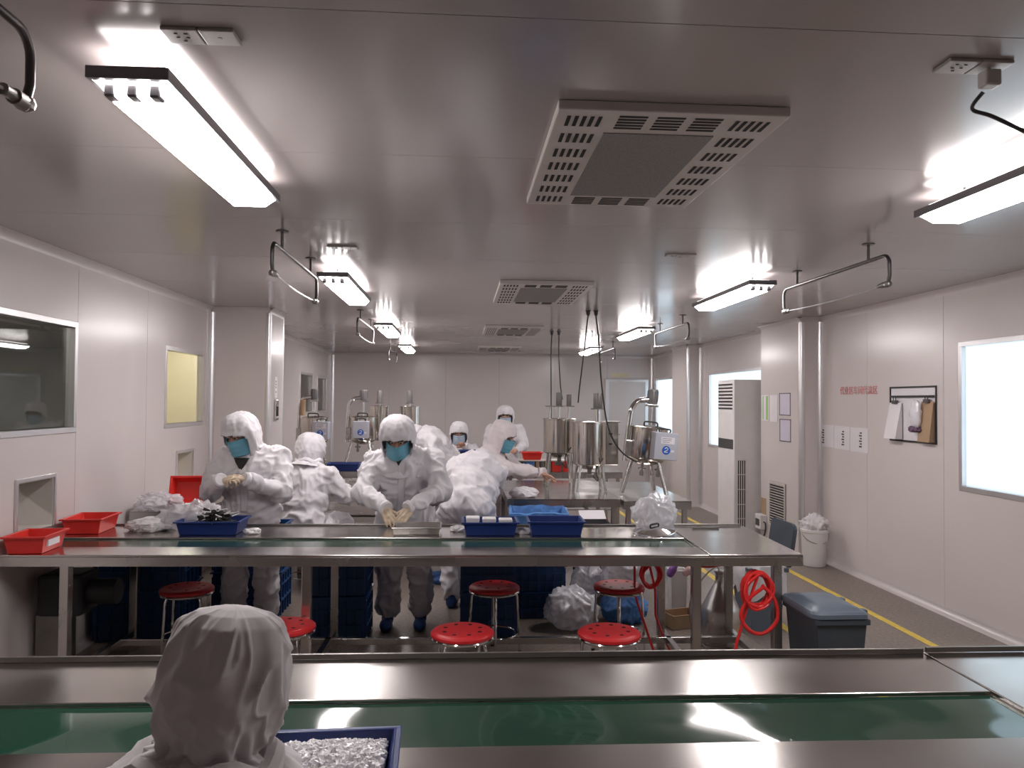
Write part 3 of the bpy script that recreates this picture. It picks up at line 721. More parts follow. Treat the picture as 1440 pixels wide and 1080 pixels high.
# ================================================================== MIXING MACHINES
def T_apply(mb, mt): mb.v = [tuple(mt @ V(p)) for p in mb.v]; return mb
def mixer(label, loc, rz, tilt=0.07, box_ang=-0.6, box=(0.20, 0.13, 0.22), boxr=0.17, arm_ang=PI, logo=True, sc=1.0, plate=True, orange=False, face=None):
    """pot on legs with bent arm, top motor and control box.  local: -Y towards the viewer"""
    t = thing('mixer', label, 'mixer', loc, rz, 'small pot mixers')
    t.scale = (sc, sc, sc)
    W = wmat(t); TI = Matrix.Translation((0, 0, 0.30)) @ Matrix.Rotation(tilt, 4, 'Y') @ Matrix.Translation((0, 0, -0.30))
    def B(mb, nm, m, p=None, tl=True, **k):
        T_apply(mb, W @ TI if tl else W); return mb.build(nm, m, p or t, **k)
    r = 0.172
    B(MB().lathe([(0.0, 0.275), (0.06, 0.28), (0.12, 0.30), (r-0.012, 0.325), (r, 0.345), (r, 0.625), (r+0.008, 0.627), (r+0.008, 0.637), (r-0.004, 0.640), (0.10, 0.655), (0, 0.658)], (0, 0, 0), 36), 'pot', 'tank_steel', smooth=True)
    # lid handle
    B(MB().tube(spline([(-0.07, -0.05, 0.650), (-0.065, -0.05, 0.685), (-0.02, -0.05, 0.690), (0.05, -0.05, 0.685), (0.06, -0.05, 0.650)], 5), 0.008), 'lid_handle', 'rubber', smooth=True)
    # arm
    ca, sa = math.cos(arm_ang), math.sin(arm_ang); q = V((ca, sa, 0))
    pth = [q*0.21+V((0, 0, 0.30)), q*0.205+V((0, 0, 0.55)), q*0.195+V((0, 0, 0.76)), q*0.175+V((0, 0, 0.83)), q*0.135+V((0, 0, 0.875)), q*0.08+V((0, 0, 0.892)), q*0.02+V((0, 0, 0.895))]
    a = B(MB().tube(spline(pth, 5), 0.026, 14), 'arm', 'chrome', smooth=True)
    if orange: B(MB().cyl(q*0.14+V((0, -0.03, 0.66)), q*0.14+V((0, -0.03, 0.86)), 0.035, n=16), 'orange_hose', 'kraft', smooth=True)
    B(MB().cbox(q*0.19+V((0, 0, 0.42)), (0.07, 0.07, 0.16)), 'arm_clamp', 'steel', bevel=0.006)
    # motor
    mo = MB().cyl((0.0, 0, 0.86), (0.0, 0, 1.0), 0.048, n=22)
    mb_ = B(mo, 'motor', 'motor_grey', smooth=True, bevel=0.005)
    fins = MB()
    for k in range(14):
        an = 2*PI*k/14; fins.cbox((0.050*math.cos(an), 0.050*math.sin(an), 0.935), (0.007, 0.003, 0.10), Matrix.Rotation(an, 3, 'Z'))
    tag(B(fins, 'cooling_fins', 'motor_grey', mb_), kind='stuff')
    B(MB().cbox((0, 0, 0.845), (0.11, 0.08, 0.02)), 'motor_bracket', 'steel', bevel=0.003)
    B(MB().cyl((0, 0, 0.64), (0, 0, 0.84), 0.013, n=12), 'shaft', 'chrome', smooth=True)
    # control box
    bx = V((math.cos(box_ang), math.sin(box_ang), 0))*boxr; RB = Matrix.Rotation(box_ang+PI/2 if face is None else face, 4, 'Z'); RB.translation = bx+V((0, 0, 0.48))
    def BB(mb, nm, m, p=None, **k): T_apply(mb, RB); return B(mb, nm, m, p, **k)
    cbx = BB(MB().cbox((0, -0.05, 0), box), 'control_box', 'control_box', bevel=0.006)
    yf = -0.05-box[1]/2
    if logo:
        BB(MB().cyl((0.0, yf-0.002, -0.035), (0.0, yf, -0.035), 0.040, n=28), 'round_sticker', 'logo_blue', cbx)
        sw = [(-0.014, -0.022), (0.0, -0.010), (0.014, -0.018), (0.012, -0.032), (-0.010, -0.044), (-0.016, -0.052), (0.0, -0.054), (0.016, -0.052)]
        BB(MB().tube(spline([(x, yf-0.0025, z) for x, z in sw], 4), 0.0035, 6), 'sticker_mark', 'white_plastic', cbx)
        BB(MB().cbox((0.062, yf-0.001, -0.04), (0.03, 0.002, 0.02)), 'sticker_tag', 'paper', cbx)
    if plate:
        BB(MB().cbox((0.01, yf-0.001, 0.055), (0.13, 0.002, 0.06)), 'rating_plate', 'paper', cbx)
        for k in range(3):
            BB(MB().cbox((0.0-0.005*k, yf-0.0026, 0.072-0.016*k), (0.09-0.02*(k == 2), 0.001, 0.004)), 'print_line', 'ink', cbx)
    BB(MB().tube(spline([(-0.05, -0.05, box[2]/2), (-0.05, -0.05, box[2]/2+0.03), (0.05, -0.05, box[2]/2+0.03), (0.05, -0.05, box[2]/2)], 4), 0.007), 'box_handle', 'rubber', cbx, smooth=True)
    # legs stand on the bench
    for k, an in enumerate((arm_ang, arm_ang+2.2, arm_ang-2.1)):
        c, s_ = math.cos(an), math.sin(an)
        MBx = MB().tube([(c*0.135, s_*0.135, 0.36), (c*0.24, s_*0.24, 0.016)], 0.021, 10)
        B(MBx, 'leg', 'steel', tl=False, smooth=True)
    for (vx, vy) in ((-0.06, -0.08), (0.10, -0.06)):
        v_ = MB().cyl((vx, vy, 0.22), (vx, vy, 0.31), 0.013, n=10); v_.cyl((vx-0.035, vy, 0.245), (vx+0.035, vy, 0.245), 0.010, n=10); v_.cyl((vx, vy, 0.18), (vx, vy, 0.22), 0.018, n=10)
        B(v_, 'drain_valve', 'steel_dark', smooth=True)
    return t
mixer('tilted pot mixer with grey control box at the right end of bench', (1.77, 7.22, 0.7705), 0.0, tilt=0.09, box_ang=-1.02, box=(0.225, 0.14, 0.25), face=0.12)
mixer('pot mixer with lilac control box nearest the left windows', (-1.73, 9.25, 0.8405), 0.0, tilt=0.0, box_ang=-0.75, orange=True, sc=0.93, face=-0.1)
mixer('pot mixer seen with its control box square to the front', (-1.20, 9.62, 0.8405), 0.0, tilt=0.0, box_ang=-PI/2, boxr=0.17, plate=False, sc=0.93)

def vat(label, loc, rz, r, h0, h1, motors, cabinet=None, top_plate=True, legs=4, big_col=False):
    t = thing('mixing_tank', label, 'tank', loc, rz, 'upright steel tanks'); W = wmat(t)
    def B(mb, nm, m, p=None, **k): T_apply(mb, W); return mb.build(nm, m, p or t, **k)
    B(MB().lathe([(0.02, h0-0.06), (0.06, h0-0.055), (r-0.02, h0-0.01), (r, h0), (r, h1-0.006), (r+0.008, h1-0.004), (r+0.008, h1+0.006), (r-0.01, h1+0.010), (0, h1+0.016)], (0, 0, 0), 40), 'pot', 'tank_steel', smooth=True)
    B(MB().cyl((0, 0, h0-0.13), (0, 0, h0-0.05), 0.022, n=12), 'outlet', 'steel_dark', smooth=True)
    v_ = MB().cbox((0, -0.02, h0-0.12), (0.09, 0.045, 0.04)); B(v_, 'drain_valve', 'steel_dark', bevel=0.005)
    B(MB().tube(spline([(0.03, -0.04, h0-0.12), (0.07, -0.08, h0-0.16), (0.05, -0.1, h0-0.05), (0.10, -r-0.01, h0+0.06)], 6), 0.007), 'drain_hose', 'dark_grey', smooth=True)
    for k in range(legs):
        a = PI/4+2*PI*k/legs; c, s_ = math.cos(a), math.sin(a)
        B(MB().tube([(c*r*0.85, s_*r*0.85, h0+0.02), (c*(r+0.03), s_*(r+0.03), 0.004)], 0.014, 8), 'leg', 'steel', smooth=True)
    if top_plate:
        zt = h1+0.13
        for sx in (-0.10, 0.0, 0.10):
            B(MB().cyl((sx, 0.02, h1), (sx, 0.02, zt), 0.012, n=10), 'standoff', 'chrome', smooth=True)
        B(MB().cbox((0, 0.0, zt+0.006), (0.30, 0.12, 0.012)), 'motor_plate', 'steel', bevel=0.002)
    else: zt = h1+0.01
    for (mx_, my_, mr, mh, zb) in motors:
        mo = B(MB().cyl((mx_, my_, zt+zb+0.012), (mx_, my_, zt+zb+mh), mr, n=24), 'motor', 'motor_grey', smooth=True, bevel=0.004)
        B(MB().cyl((mx_, my_, zt+zb), (mx_, my_, zt+zb+0.012), mr*1.5, n=24), 'motor_flange', 'steel_dark', smooth=True)
        B(MB().cyl((mx_, my_, h1), (mx_, my_, zt+zb), 0.011 if not big_col else 0.026, n=14), 'shaft', 'chrome', smooth=True)
    if cabinet:
        cb_ = B(MB().cbox(*cabinet), 'cabinet', 'steel', bevel=0.005)
        c0 = V(cabinet[0]); d0 = cabinet[1]
        B(MB().cbox(c0+V((0, 0, d0[2]/2+0.006)), (d0[0]+0.03, d0[1]+0.03, 0.012)), 'cabinet_lid', 'steel_dark', bevel=0.002)
        for zz in (0.10, 0.0):
            B(MB().cbox(c0+V((0.02, -d0[1]/2-0.012, zz)), (0.03, 0.024, 0.015)), 'latch', 'black', cb_, bevel=0.002)
    return t
pY = 8.02
vat('upright steel tank with two motors on a plate, left of pair', (1.03, 7.98, 0.7805), 0.0, 0.168, 0.34, 0.68, [(-0.01, -0.03, 0.033, 0.15, 0.0), (0.095, -0.03, 0.026, 0.13, 0.0)])
vat('upright steel tank with one tall motor column, right of pair', (1.265, 7.48, 0.7805), 0.0, 0.165, 0.26, 0.66, [(0.07, -0.06, 0.046, 0.16, 0.12)], cabinet=((0.20, 0.16, 0.45), (0.20, 0.20, 0.42)), top_plate=False, big_col=True)
vat('slim steel tank with dark motor, left one behind centre worker', (-1.05, 10.05, 0.8405), 0.0, 0.125, 0.42, 0.72, [(0.0, 0.0, 0.035, 0.17, 0.03)], top_plate=False)
vat('slim steel tank with dark motor, right one behind centre worker', (-0.66, 10.05, 0.8405), 0.0, 0.125, 0.42, 0.72, [(0.0, 0.0, 0.035, 0.17, 0.03)], top_plate=False)
# ================================================================== PEOPLE
def sph(bm, c, rad, rot=None):
    mt = Matrix.Translation(V(c)) @ (rot.to_4x4() if rot else Matrix.Identity(4)) @ Matrix.Diagonal((*rad, 1))
    bmesh.ops.create_icosphere(bm, subdivisions=3, radius=1.0, matrix=mt)
def cap(bm, a, b, ra, rb):
    a, b = V(a), V(b); d = b-a; L_ = d.length
    sph(bm, a, (ra,)*3); sph(bm, b, (rb,)*3)
    q = d.to_track_quat('Z', 'Y').to_matrix().to_4x4(); q.translation = (a+b)/2
    bmesh.ops.create_cone(bm, cap_ends=True, segments=20, radius1=ra*0.995, radius2=rb*0.995, depth=L_, matrix=q)
def blob(prims, voxel, smooth_it=6, post=None):
    bm = bmesh.new()
    for p in prims:
        if p[0] == 'c': cap(bm, *p[1:])
        else: sph(bm, *p[1:])
    me = bpy.data.meshes.new('tmp'); bm.to_mesh(me); bm.free()
    o = bpy.data.objects.new('tmp', me); COL.objects.link(o)
    r = o.modifiers.new('r', 'REMESH'); r.mode = 'VOXEL'; r.voxel_size = voxel
    if smooth_it:
        s_ = o.modifiers.new('s', 'SMOOTH'); s_.factor = 0.5; s_.iterations = smooth_it
    bpy.context.view_layer.update()
    out = bpy.data.meshes.new_from_object(o.evaluated_get(bpy.context.evaluated_depsgraph_get()))
    bpy.data.objects.remove(o); bpy.data.meshes.remove(me)
    if post: post(out)
    out.polygons.foreach_set('use_smooth', [True]*len(out.polygons))
    return out
def wrinkle(amp, seed, sc=7.0, zmin=None):
    off = V((seed*3.7, seed*1.3, seed*7.1))
    def f(me):
        n = len(me.vertices); co = np.empty(n*3); me.vertices.foreach_get('co', co); co = co.reshape(-1, 3)
        no = np.empty(n*3); me.vertices.foreach_get('normal', no); no = no.reshape(-1, 3)
        d = np.empty(n)
        for i in range(n):
            p = V(co[i])
            wv = mnoise.noise_vector(p*sc*0.45+off)*0.12
            p2 = p+wv
            w1 = mnoise.noise(V((p2.x*sc*1.1, p2.y*sc*1.1, p2.z*sc*0.50))+off)
            w2 = mnoise.noise(V((p2.x*sc*0.9+p2.z*sc*0.8, p2.y*sc*1.4, p2.z*sc*1.1-p2.x*sc*0.5))*1.6+off*2)
            d[i] = amp*(1.9*(1-min(1, abs(w1)*2.2))**2-0.5)+amp*1.0*((1-min(1, abs(w2)*2.4))**2-0.25)
        co += no*d[:, None]
        me.vertices.foreach_set('co', co.ravel()); me.update()
    return f
# ---- shared pieces
def head_mesh():
    pr_ = [('e', (0, 0, 0.01), (0.074, 0.092, 0.105)), ('e', (0, 0.028, -0.06), (0.056, 0.062, 0.062)), ('e', (0, 0.055, -0.095), (0.03, 0.03, 0.025)),
           ('c', (0, 0.088, 0.012), (0, 0.112, -0.032), 0.010, 0.016), ('e', (0.030, 0.075, -0.022), (0.024, 0.020, 0.022)), ('e', (-0.030, 0.075, -0.022), (0.024, 0.020, 0.022)),
           ('e', (0, 0.080, 0.030), (0.058, 0.018, 0.012)), ('e', (0, 0.088, -0.066), (0.024, 0.012, 0.010)),
           ('e', (0.076, -0.005, -0.01), (0.010, 0.022, 0.034)), ('e', (-0.076, -0.005, -0.01), (0.010, 0.022, 0.034)), ('c', (0, -0.01, -0.06), (0, -0.03, -0.17), 0.055, 0.058)]
    return blob(pr_, 0.007, 3)
HEAD = head_mesh(); HEAD.materials.clear(); HEAD.materials.append(M['skin'])
def eye_mesh():
    g = MB()
    for sx in (-1, 1):
        g.cur = 0
        g.lathe([(0, 0.008), (0.006, 0.0065), (0.011, 0.0035), (0.013, 0)], (sx*0.030, 0.0865, 0.010), 12, Matrix.Rotation(-PI/2, 3, 'X') @ Matrix.Diagonal((1.25, 0.65, 1)))
        g.cur = 1
        g.lathe([(0, 0.0105), (0.004, 0.0095), (0.0058, 0.0068)], (sx*0.030, 0.0865, 0.010), 10, Matrix.Rotation(-PI/2, 3, 'X'))
        g.tube([(sx*0.012, 0.099, 0.026), (sx*0.030, 0.099, 0.031), (sx*0.048, 0.088, 0.027)], 0.0035, 6)
    return g
def mask_mesh():
    nu, nv = 28, 16; vs = []
    for j in range(nv+1):
        v = j/nv; z = -0.010-0.118*v
        for i in range(nu+1):
            u = -1+2*i/nu; a = u*1.25
            rx = 0.090-0.012*abs(v-0.45); ry = 0.130+0.016*math.exp(-(u*2.6)**2)*(1-0.5*v)-0.014*v*v
            x = rx*math.sin(a); y = ry*math.cos(a)-0.012
            y += 0.0022*math.sin(v*PI*7)*math.cos(a)
            zz = z+0.010*math.cos(a)*(1-v)+0.018*abs(u)**2*(v-0.4)*-1.0
            vs.append((x, y, zz))
    k = nu+1
    return MB().add(vs, [(j*k+i, j*k+i+1, (j+1)*k+i+1, (j+1)*k+i) for j in range(nv) for i in range(nu)])
def hood_mesh(seed, amp=0.006, open_=True, bag=1.0, peak=0.0, nu=72, nv=60, flat=0.0, brow=0.050, short=1.0):
    """hood of the coverall around a head at the origin that looks along +Y"""
    prof = [(0.158, 0.0), (0.155, 0.035), (0.146, 0.066), (0.125, 0.093), (0.09, 0.112), (0.05, 0.121), (0.0, 0.124), (-0.05, 0.119), (-0.10, 0.108), (-0.145, 0.097), (-0.170, 0.098), (-0.195, 0.118), (-0.220, 0.140), (-0.238, 0.152)]
    def pf(t):
        t = t*(len(prof)-1); i = min(int(t), len(prof)-2); q = t-i
        return prof[i][0]*(1-q)+prof[i+1][0]*q, prof[i][1]*(1-q)+prof[i+1][1]*q
    off = V((seed*5.1, seed*2.7, seed*0.9)); vs = []
    for j in range(nv+1):
        z, r = pf(j/nv)
        for i in range(nu):
            a = 2*PI*i/nu
            rr = r*bag if z > -0.15 else r
            zs = z if z > 0 else z*short
            # gathered folds: vertical pleats near the neck and irregular creases on the crown
            pl = 0.0
            if z < -0.06: pl = 0.005*math.sin(a*17+2.3*math.sin(a*3+seed))*min(1, (-0.06-z)/0.08)
            p = V((math.cos(a), math.sin(a), z*4))
            n1 = mnoise.noise(p*1.5+off); n2 = mnoise.noise(p*3.3+off*2)
            rr += (amp*(2.0*(1-min(1, abs(n1)*2.2))**2-0.4)+amp*0.9*((1-min(1, abs(n2)*2.4))**2-0.25))*min(1, r*12)+pl
            x = rr*math.cos(a); y = rr*1.10*math.sin(a)-0.008
            zz = zs+flat*(-0.03)*math.exp(-((z-0.158)/0.02)**2)
            if y > 0 and 0.02 < z < 0.09: y += peak*math.exp(-((z-0.045)/0.02)**2)*max(0, math.sin(a))**2
            vs.append((x, y, zz))
    fs = []
    hole = set()
    for j in range(nv):
        z = pf((j+0.5)/nv)[0]
        for i in range(nu):
            a = 2*PI*(i+0.5)/nu; da = abs(a-PI/2)
            zc, hz = (brow-0.19)/2, (brow+0.19)/2
            if open_ and (da/1.06)**2+((z-zc)/hz)**4 < 1: continue
            i2 = (i+1) % nu
            fs.append((j*nu+i, (j+1)*nu+i, (j+1)*nu+i2, j*nu+i2))
    return MB().add(vs, fs)
def hand_mesh(curl, spread=0.0, bend0=0.0):
    """right hand, palm down, fingers along +Y, wrist at origin"""
    pr_ = [('c', (0, -0.02, 0), (0, 0.015, 0), 0.026, 0.028), ('c', (-0.022, 0.035, 0), (-0.024, 0.085, 0), 0.017, 0.0135), ('c', (0, 0.03, 0), (0, 0.088, 0.002), 0.018, 0.0135), ('c', (0.020, 0.03, 0), (0.024, 0.080, 0), 0.017, 0.013),
           ('c', (-0.018, 0.012, -0.004), (-0.036, 0.040, -0.010), 0.017, 0.014)]
    for x, L_, q in ((-0.029, 0.074, 0.9), (-0.009, 0.084, 1.0), (0.011, 0.078, 1.05), (0.030, 0.060, 1.1)):
        p = V((x, 0.084, 0.0)); an = bend0+curl*0.5*q; sp = x*(4+spread*10)
        for k, (fr_, r0, r1) in enumerate(((0.45, 0.0095, 0.0088), (0.30, 0.0088, 0.0080), (0.25, 0.0080, 0.0068))):
            d = V((math.sin(sp*0.9), math.cos(an)*math.cos(sp*0.9), -math.sin(an)))
            n = p+d*L_*fr_; pr_.append(('c', p, n, r0, r1)); p = n; an += curl*q
    p = V((-0.036, 0.040, -0.010)); d = V((-0.55, 0.75, -0.25-0.3*curl)).normalized()
    for L_, r0, r1 in ((0.036, 0.0125, 0.0105), (0.030, 0.0105, 0.0085)):
        n = p+d*L_; pr_.append(('c', p, n, r0, r1)); p = n; d = (d+V((0.30*curl+0.1, 0.15, -0.35*curl))).normalized()
    return blob(pr_, 0.0052, 2)
HANDS = {'relaxed': hand_mesh(0.30), 'grip': hand_mesh(0.75), 'point': hand_mesh(0.18)}
def shoe_mesh():
    def flat(me):
        for v in me.vertices:
            if v.co.z < 0.004: v.co.z = 0.004
        me.update()
    return blob([('e', (0, 0.06, 0.035), (0.048, 0.10, 0.042)), ('e', (0, -0.05, 0.05), (0.045, 0.06, 0.055)), ('c', (0, -0.05, 0.06), (0, -0.05, 0.12), 0.045, 0.045)], 0.010, 3, flat)
SHOE = shoe_mesh()
def place(name, me, m, parent, mt):
    o = bpy.data.objects.new(name, me if not m or (me.materials and me.materials[0] == M[m]) else me.copy())
    COL.objects.link(o)
    if m and o.data.materials and o.data.materials[0] != M[m] or m and not o.data.materials:
        o.data.materials.clear(); o.data.materials.append(M[m])
    o.parent = parent; o.matrix_local = mt
    return o
def frame(p, fwd, up):
    y = V(fwd).normalized(); z = V(up); z = (z-y*z.dot(y)).normalized(); x = y.cross(z)
    mt = Matrix((x, y, z)).transposed().to_4x4(); mt.translation = V(p); return mt
def person(label, loc, rz, J, head, cloth='cloth', voxel=0.014, seed=1, mask='mask_blue', hands=None, shoes=True, hood=None, face=True, glove='glove', extra=None, fat=1.0, wr=0.010, collar=True, grp='workers in white coveralls', sc=1.0):
    t = thing('person', label, 'person', loc, rz, grp)
    t.scale = (sc, sc, sc)
    j = {k: V(v) for k, v in J.items()}
    sp = (j['chest']-j['pel']).normalized(); xs = (j['shR']-j['shL']); xs = (xs-sp*xs.dot(sp)).normalized(); ys_ = sp.cross(xs)
    R = Matrix((xs, ys_, sp)).transposed()
    md = (j['pel']+j['chest'])/2
    p = [('e', j['pel'], (0.185*fat, 0.150*fat, 0.17), R), ('e', md, (0.185*fat, 0.145*fat, 0.20), R), ('e', j['chest'], (0.195*fat, 0.140*fat, 0.19), R),
         ('c', j['chest'], j['neck'], 0.10, 0.078)]
    for s_ in 'RL':
        p += [('c', j['chest']+(j['sh'+s_]-j['chest'])*0.3, j['sh'+s_], 0.11, 0.072), ('c', j['neck']-sp*0.03, j['sh'+s_]-sp*0.005, 0.075, 0.066), ('c', j['chest']+(j['pel']-j['chest'])*0.25+(j['sh'+s_]-j['chest'])*0.45, j['sh'+s_]+(j['el'+s_]-j['sh'+s_])*0.4, 0.09, 0.078), ('c', j['sh'+s_], j['el'+s_], 0.074, 0.072), ('c', j['el'+s_], j['wr'+s_], 0.070, 0.047)]
        if 'hip'+s_ in j:
            p += [('c', j['hip'+s_], j['kn'+s_], 0.112, 0.092), ('c', j['kn'+s_], j['an'+s_]+V((0, 0, 0.03)), 0.090, 0.078)]
    me = blob(p, voxel, 7, wrinkle(wr, seed))
    body = place('coverall', me, cloth, t, Matrix.Identity(4))
    for s_ in 'RL':   # elastic cuffs
        w_ = j['wr'+s_]; d = (w_-j['el'+s_]).normalized()
        cf = MB().lathe([(0.038, -0.02), (0.050, -0.012), (0.046, 0.0), (0.050, 0.010), (0.040, 0.020), (0.0, 0.016)], (0, 0, 0), 20)
        q = d.to_track_quat('Z', 'Y').to_matrix().to_4x4(); q.translation = w_+d*0.045
        T_apply(cf, q); o = cf.build('cuff', cloth, body, smooth=True, w=False)
    hp = V(head['pos'])
    HM = Matrix.Translation(hp) @ Euler((-head.get('pitch', 0), head.get('roll', 0), head.get('yaw', 0)), 'YXZ').to_matrix().to_4x4()
    hk = dict(seed=seed, open_=face); hk.update(hood or {})
    hm = hood_mesh(**hk).build('hood', cloth, t, smooth=False, w=False)
    hm.data.polygons.foreach_set('use_smooth', [True]*len(hm.data.polygons))
    sm = hm.modifiers.new('thickness', 'SOLIDIFY'); sm.thickness = 0.004; sm.offset = -1
    hm.matrix_local = HM
    if face:
        hd = place('head', HEAD, None, t, HM)
        ey = eye_mesh().build('eyes', ['white_plastic', 'hair'], hd, smooth=True, w=False)
        tag(ey, kind='stuff')
        fr_ = MB().lathe([(0.0, 0.062), (0.05, 0.057), (0.085, 0.045), (0.098, 0.024)], (0, -0.005, 0.02), 24); fr_.build('hair', 'hair', hd, smooth=True, w=False)
        if mask:
            mk_ = mask_mesh().build('face_mask', mask, t, smooth=True, w=False); mk_.matrix_local = HM
            smm = mk_.modifiers.new('thickness', 'SOLIDIFY'); smm.thickness = 0.003
    if collar:
        n_ = j['neck']; d = (hp-n_).normalized()
        cl = MB()
        pts = []
        gap = 1.2 if face else 0.0
        for i in range(30):
            a = PI/2+gap+(2*PI-2*gap)*i/(29 if face else 30)
            pts.append(V((0.106*math.cos(a), 0.108*math.sin(a), 0.012+0.012*math.sin(a*5+seed))))
        cl.tube(pts, [0.020*min(1, 0.4+0.12*i, 0.4+0.12*(29-i)) for i in range(30)] if face else 0.020, 8, closed=not face)
        zd = (d*0.5+V((0, 0, 1))).normalized(); xd = V((0, 1, 0)).cross(zd).normalized(); q = Matrix((xd, zd.cross(xd), zd)).transposed().to_4x4(); q.translation = n_+(hp-n_)*0.12-V((0, 0, 0.015 if face else 0))
        T_apply(cl, q); cl.build('collar', cloth, t, smooth=True, w=False)
    for s_, kind, fwd, up, *g in (hands or []):
        mt = frame(j['wr'+s_]+V(fwd).normalized()*0.035, fwd, up)
        if s_ == 'L': mt = mt @ Matrix.Diagonal((-1, 1, 1, 1))
        o = place('hand' if g else 'gloved_hand', HANDS[kind], None, t, mt)
        o.data = HANDS[kind].copy(); o.data.materials.clear(); o.data.materials.append(M[g[0] if g else glove])
    if shoes and 'anR' in j:
        for s_ in 'RL':
            place('shoe_cover', SHOE, 'shoe_blue', t, Matrix.Translation((j['an'+s_].x, j['an'+s_].y+0.03, 0)))
    return t, HM
from mathutils.bvhtree import BVHTree
def on_body(t, name, m, rows, off=0.006, th=None):
    """strip of cloth that follows the front of the coverall: rows of (z, x_left, x_right)"""
    body = [c for c in t.children if c.name.startswith('coverall')][0]
    bv = BVHTree.FromPolygons([v.co for v in body.data.vertices], [p.vertices for p in body.data.polygons])
    vs = []; nx = 4
    for z, xa, xb in rows:
        for k in range(nx+1):
            x = xa+(xb-xa)*k/nx
            h = bv.ray_cast(V((x, 1.5, z)), V((0, -1, 0)))
            y = h[0].y if h[0] else 0.15
            vs.append((x, y+off, z))
    k = nx+1
    o = MB().add(vs, [(j*k+i, j*k+i+1, (j+1)*k+i+1, (j+1)*k+i) for j in range(len(rows)-1) for i in range(nx)]).build(name, m, t, smooth=True, w=False)
    sm = o.modifiers.new('thickness', 'SOLIDIFY'); sm.thickness = 0.006; sm.offset = 0
    return o
LEGS = dict(hipR=(0.095, -0.03, 0.84), hipL=(-0.095, -0.03, 0.84), knR=(0.11, 0.0, 0.47), knL=(-0.11, 0.0, 0.47), anR=(0.12, -0.03, 0.10), anL=(-0.12, -0.03, 0.10))
SEAT = dict(hipR=(0.10, 0.02, 0.55), hipL=(-0.10, 0.02, 0.55), knR=(0.16, 0.40, 0.53), knL=(-0.16, 0.40, 0.53), anR=(0.15, 0.36, 0.10), anL=(-0.15, 0.36, 0.10))
# standing worker on the left, hands together
pB, _ = person('standing worker at left in white coverall, gloved hands together at the chest', (-1.52, 5.74, 0), PI,
       dict(pel=(0, -0.03, 0.88), chest=(0, 0.02, 1.14), neck=(0.02, 0.07, 1.29), shR=(0.195, 0.0, 1.225), shL=(-0.195, 0.0, 1.225), elR=(0.265, 0.10, 0.98), elL=(-0.25, 0.10, 0.97),
            wrR=(0.145, 0.29, 1.07), wrL=(-0.075, 0.28, 1.075), **LEGS), dict(pos=(0.05, 0.12, 1.395), pitch=0.40, yaw=-0.45), seed=2,
       hands=[('R', 'grip', (-0.8, 0.35, 0.25), (0.1, 0.5, 0.8)), ('L', 'grip', (0.85, 0.35, 0.15), (0.1, -0.3, 0.9))], hood=dict(amp=0.007, peak=0.02), fat=1.08, wr=0.012, voxel=0.012)
on_body(pB, 'placket', 'cloth', [(0.84+0.02*k, -0.01, 0.04) for k in range(15)])
on_body(pB, 'dark_neckline', 'hair', [(1.13+0.014*k, 0.03-0.008*k, 0.03+0.008*k) for k in range(8)], off=0.012)
# standing worker in the centre, leaning on the tray
pA, _ = person('standing worker in the centre, leaning over the steel tray with both hands', (-0.40, 5.66, 0), PI,
       dict(pel=(0, -0.06, 0.86), chest=(0.02, 0.06, 1.14), neck=(0.03, 0.14, 1.29), shR=(0.215, 0.06, 1.205), shL=(-0.205, 0.06, 1.215), elR=(0.275, 0.20, 1.00), elL=(-0.265, 0.20, 1.005),
            wrR=(0.125, 0.40, 0.935), wrL=(-0.085, 0.40, 0.935), **LEGS), dict(pos=(0.04, 0.20, 1.385), pitch=0.50, yaw=-0.02), seed=5,
       hands=[('R', 'relaxed', (-0.40, 0.65, -0.5), (0.25, 0.55, 0.75)), ('L', 'relaxed', (0.45, 0.65, -0.5), (-0.2, 0.55, 0.75))], hood=dict(amp=0.006, peak=0.008), fat=1.14, wr=0.013, voxel=0.012)
on_body(pA, 'placket', 'cloth', [(0.84+0.02*k, -0.005-0.0006*k, 0.045-0.0006*k) for k in range(20)])
on_body(pA, 'pocket_label', 'paper', [(1.10+0.008*k, -0.12, -0.095) for k in range(3)])
on_body(pA, 'dark_neckline', 'hair', [(1.19+0.012*k, 0.03-0.007*k, 0.03+0.007*k) for k in range(7)], off=0.012)
# seated worker with the back to the camera
person('seated worker seen from behind, left of the centre worker', (-1.33, 6.75, 0), -0.30,
       dict(pel=(0, -0.05, 0.62), chest=(0, 0.0, 0.93), neck=(0, 0.04, 1.085), shR=(0.20, 0.0, 1.01), shL=(-0.20, 0.0, 1.01), elR=(0.30, 0.14, 0.80), elL=(-0.28, 0.14, 0.80),
            wrR=(0.18, 0.40, 0.83), wrL=(-0.10, 0.40, 0.83), **SEAT), dict(pos=(0.0, 0.08, 1.20), pitch=0.25, yaw=-0.1), seed=8, face=False, fat=1.12, wr=0.013, hood=dict(short=0.62),
       hands=[('R', 'grip', (-0.4, 0.9, 0), (0, 0, 1))])
dup(st0, (-1.33, 6.72, 0), 0.2, 'stool under the worker seated with back turned', (1, 1, 1.0))
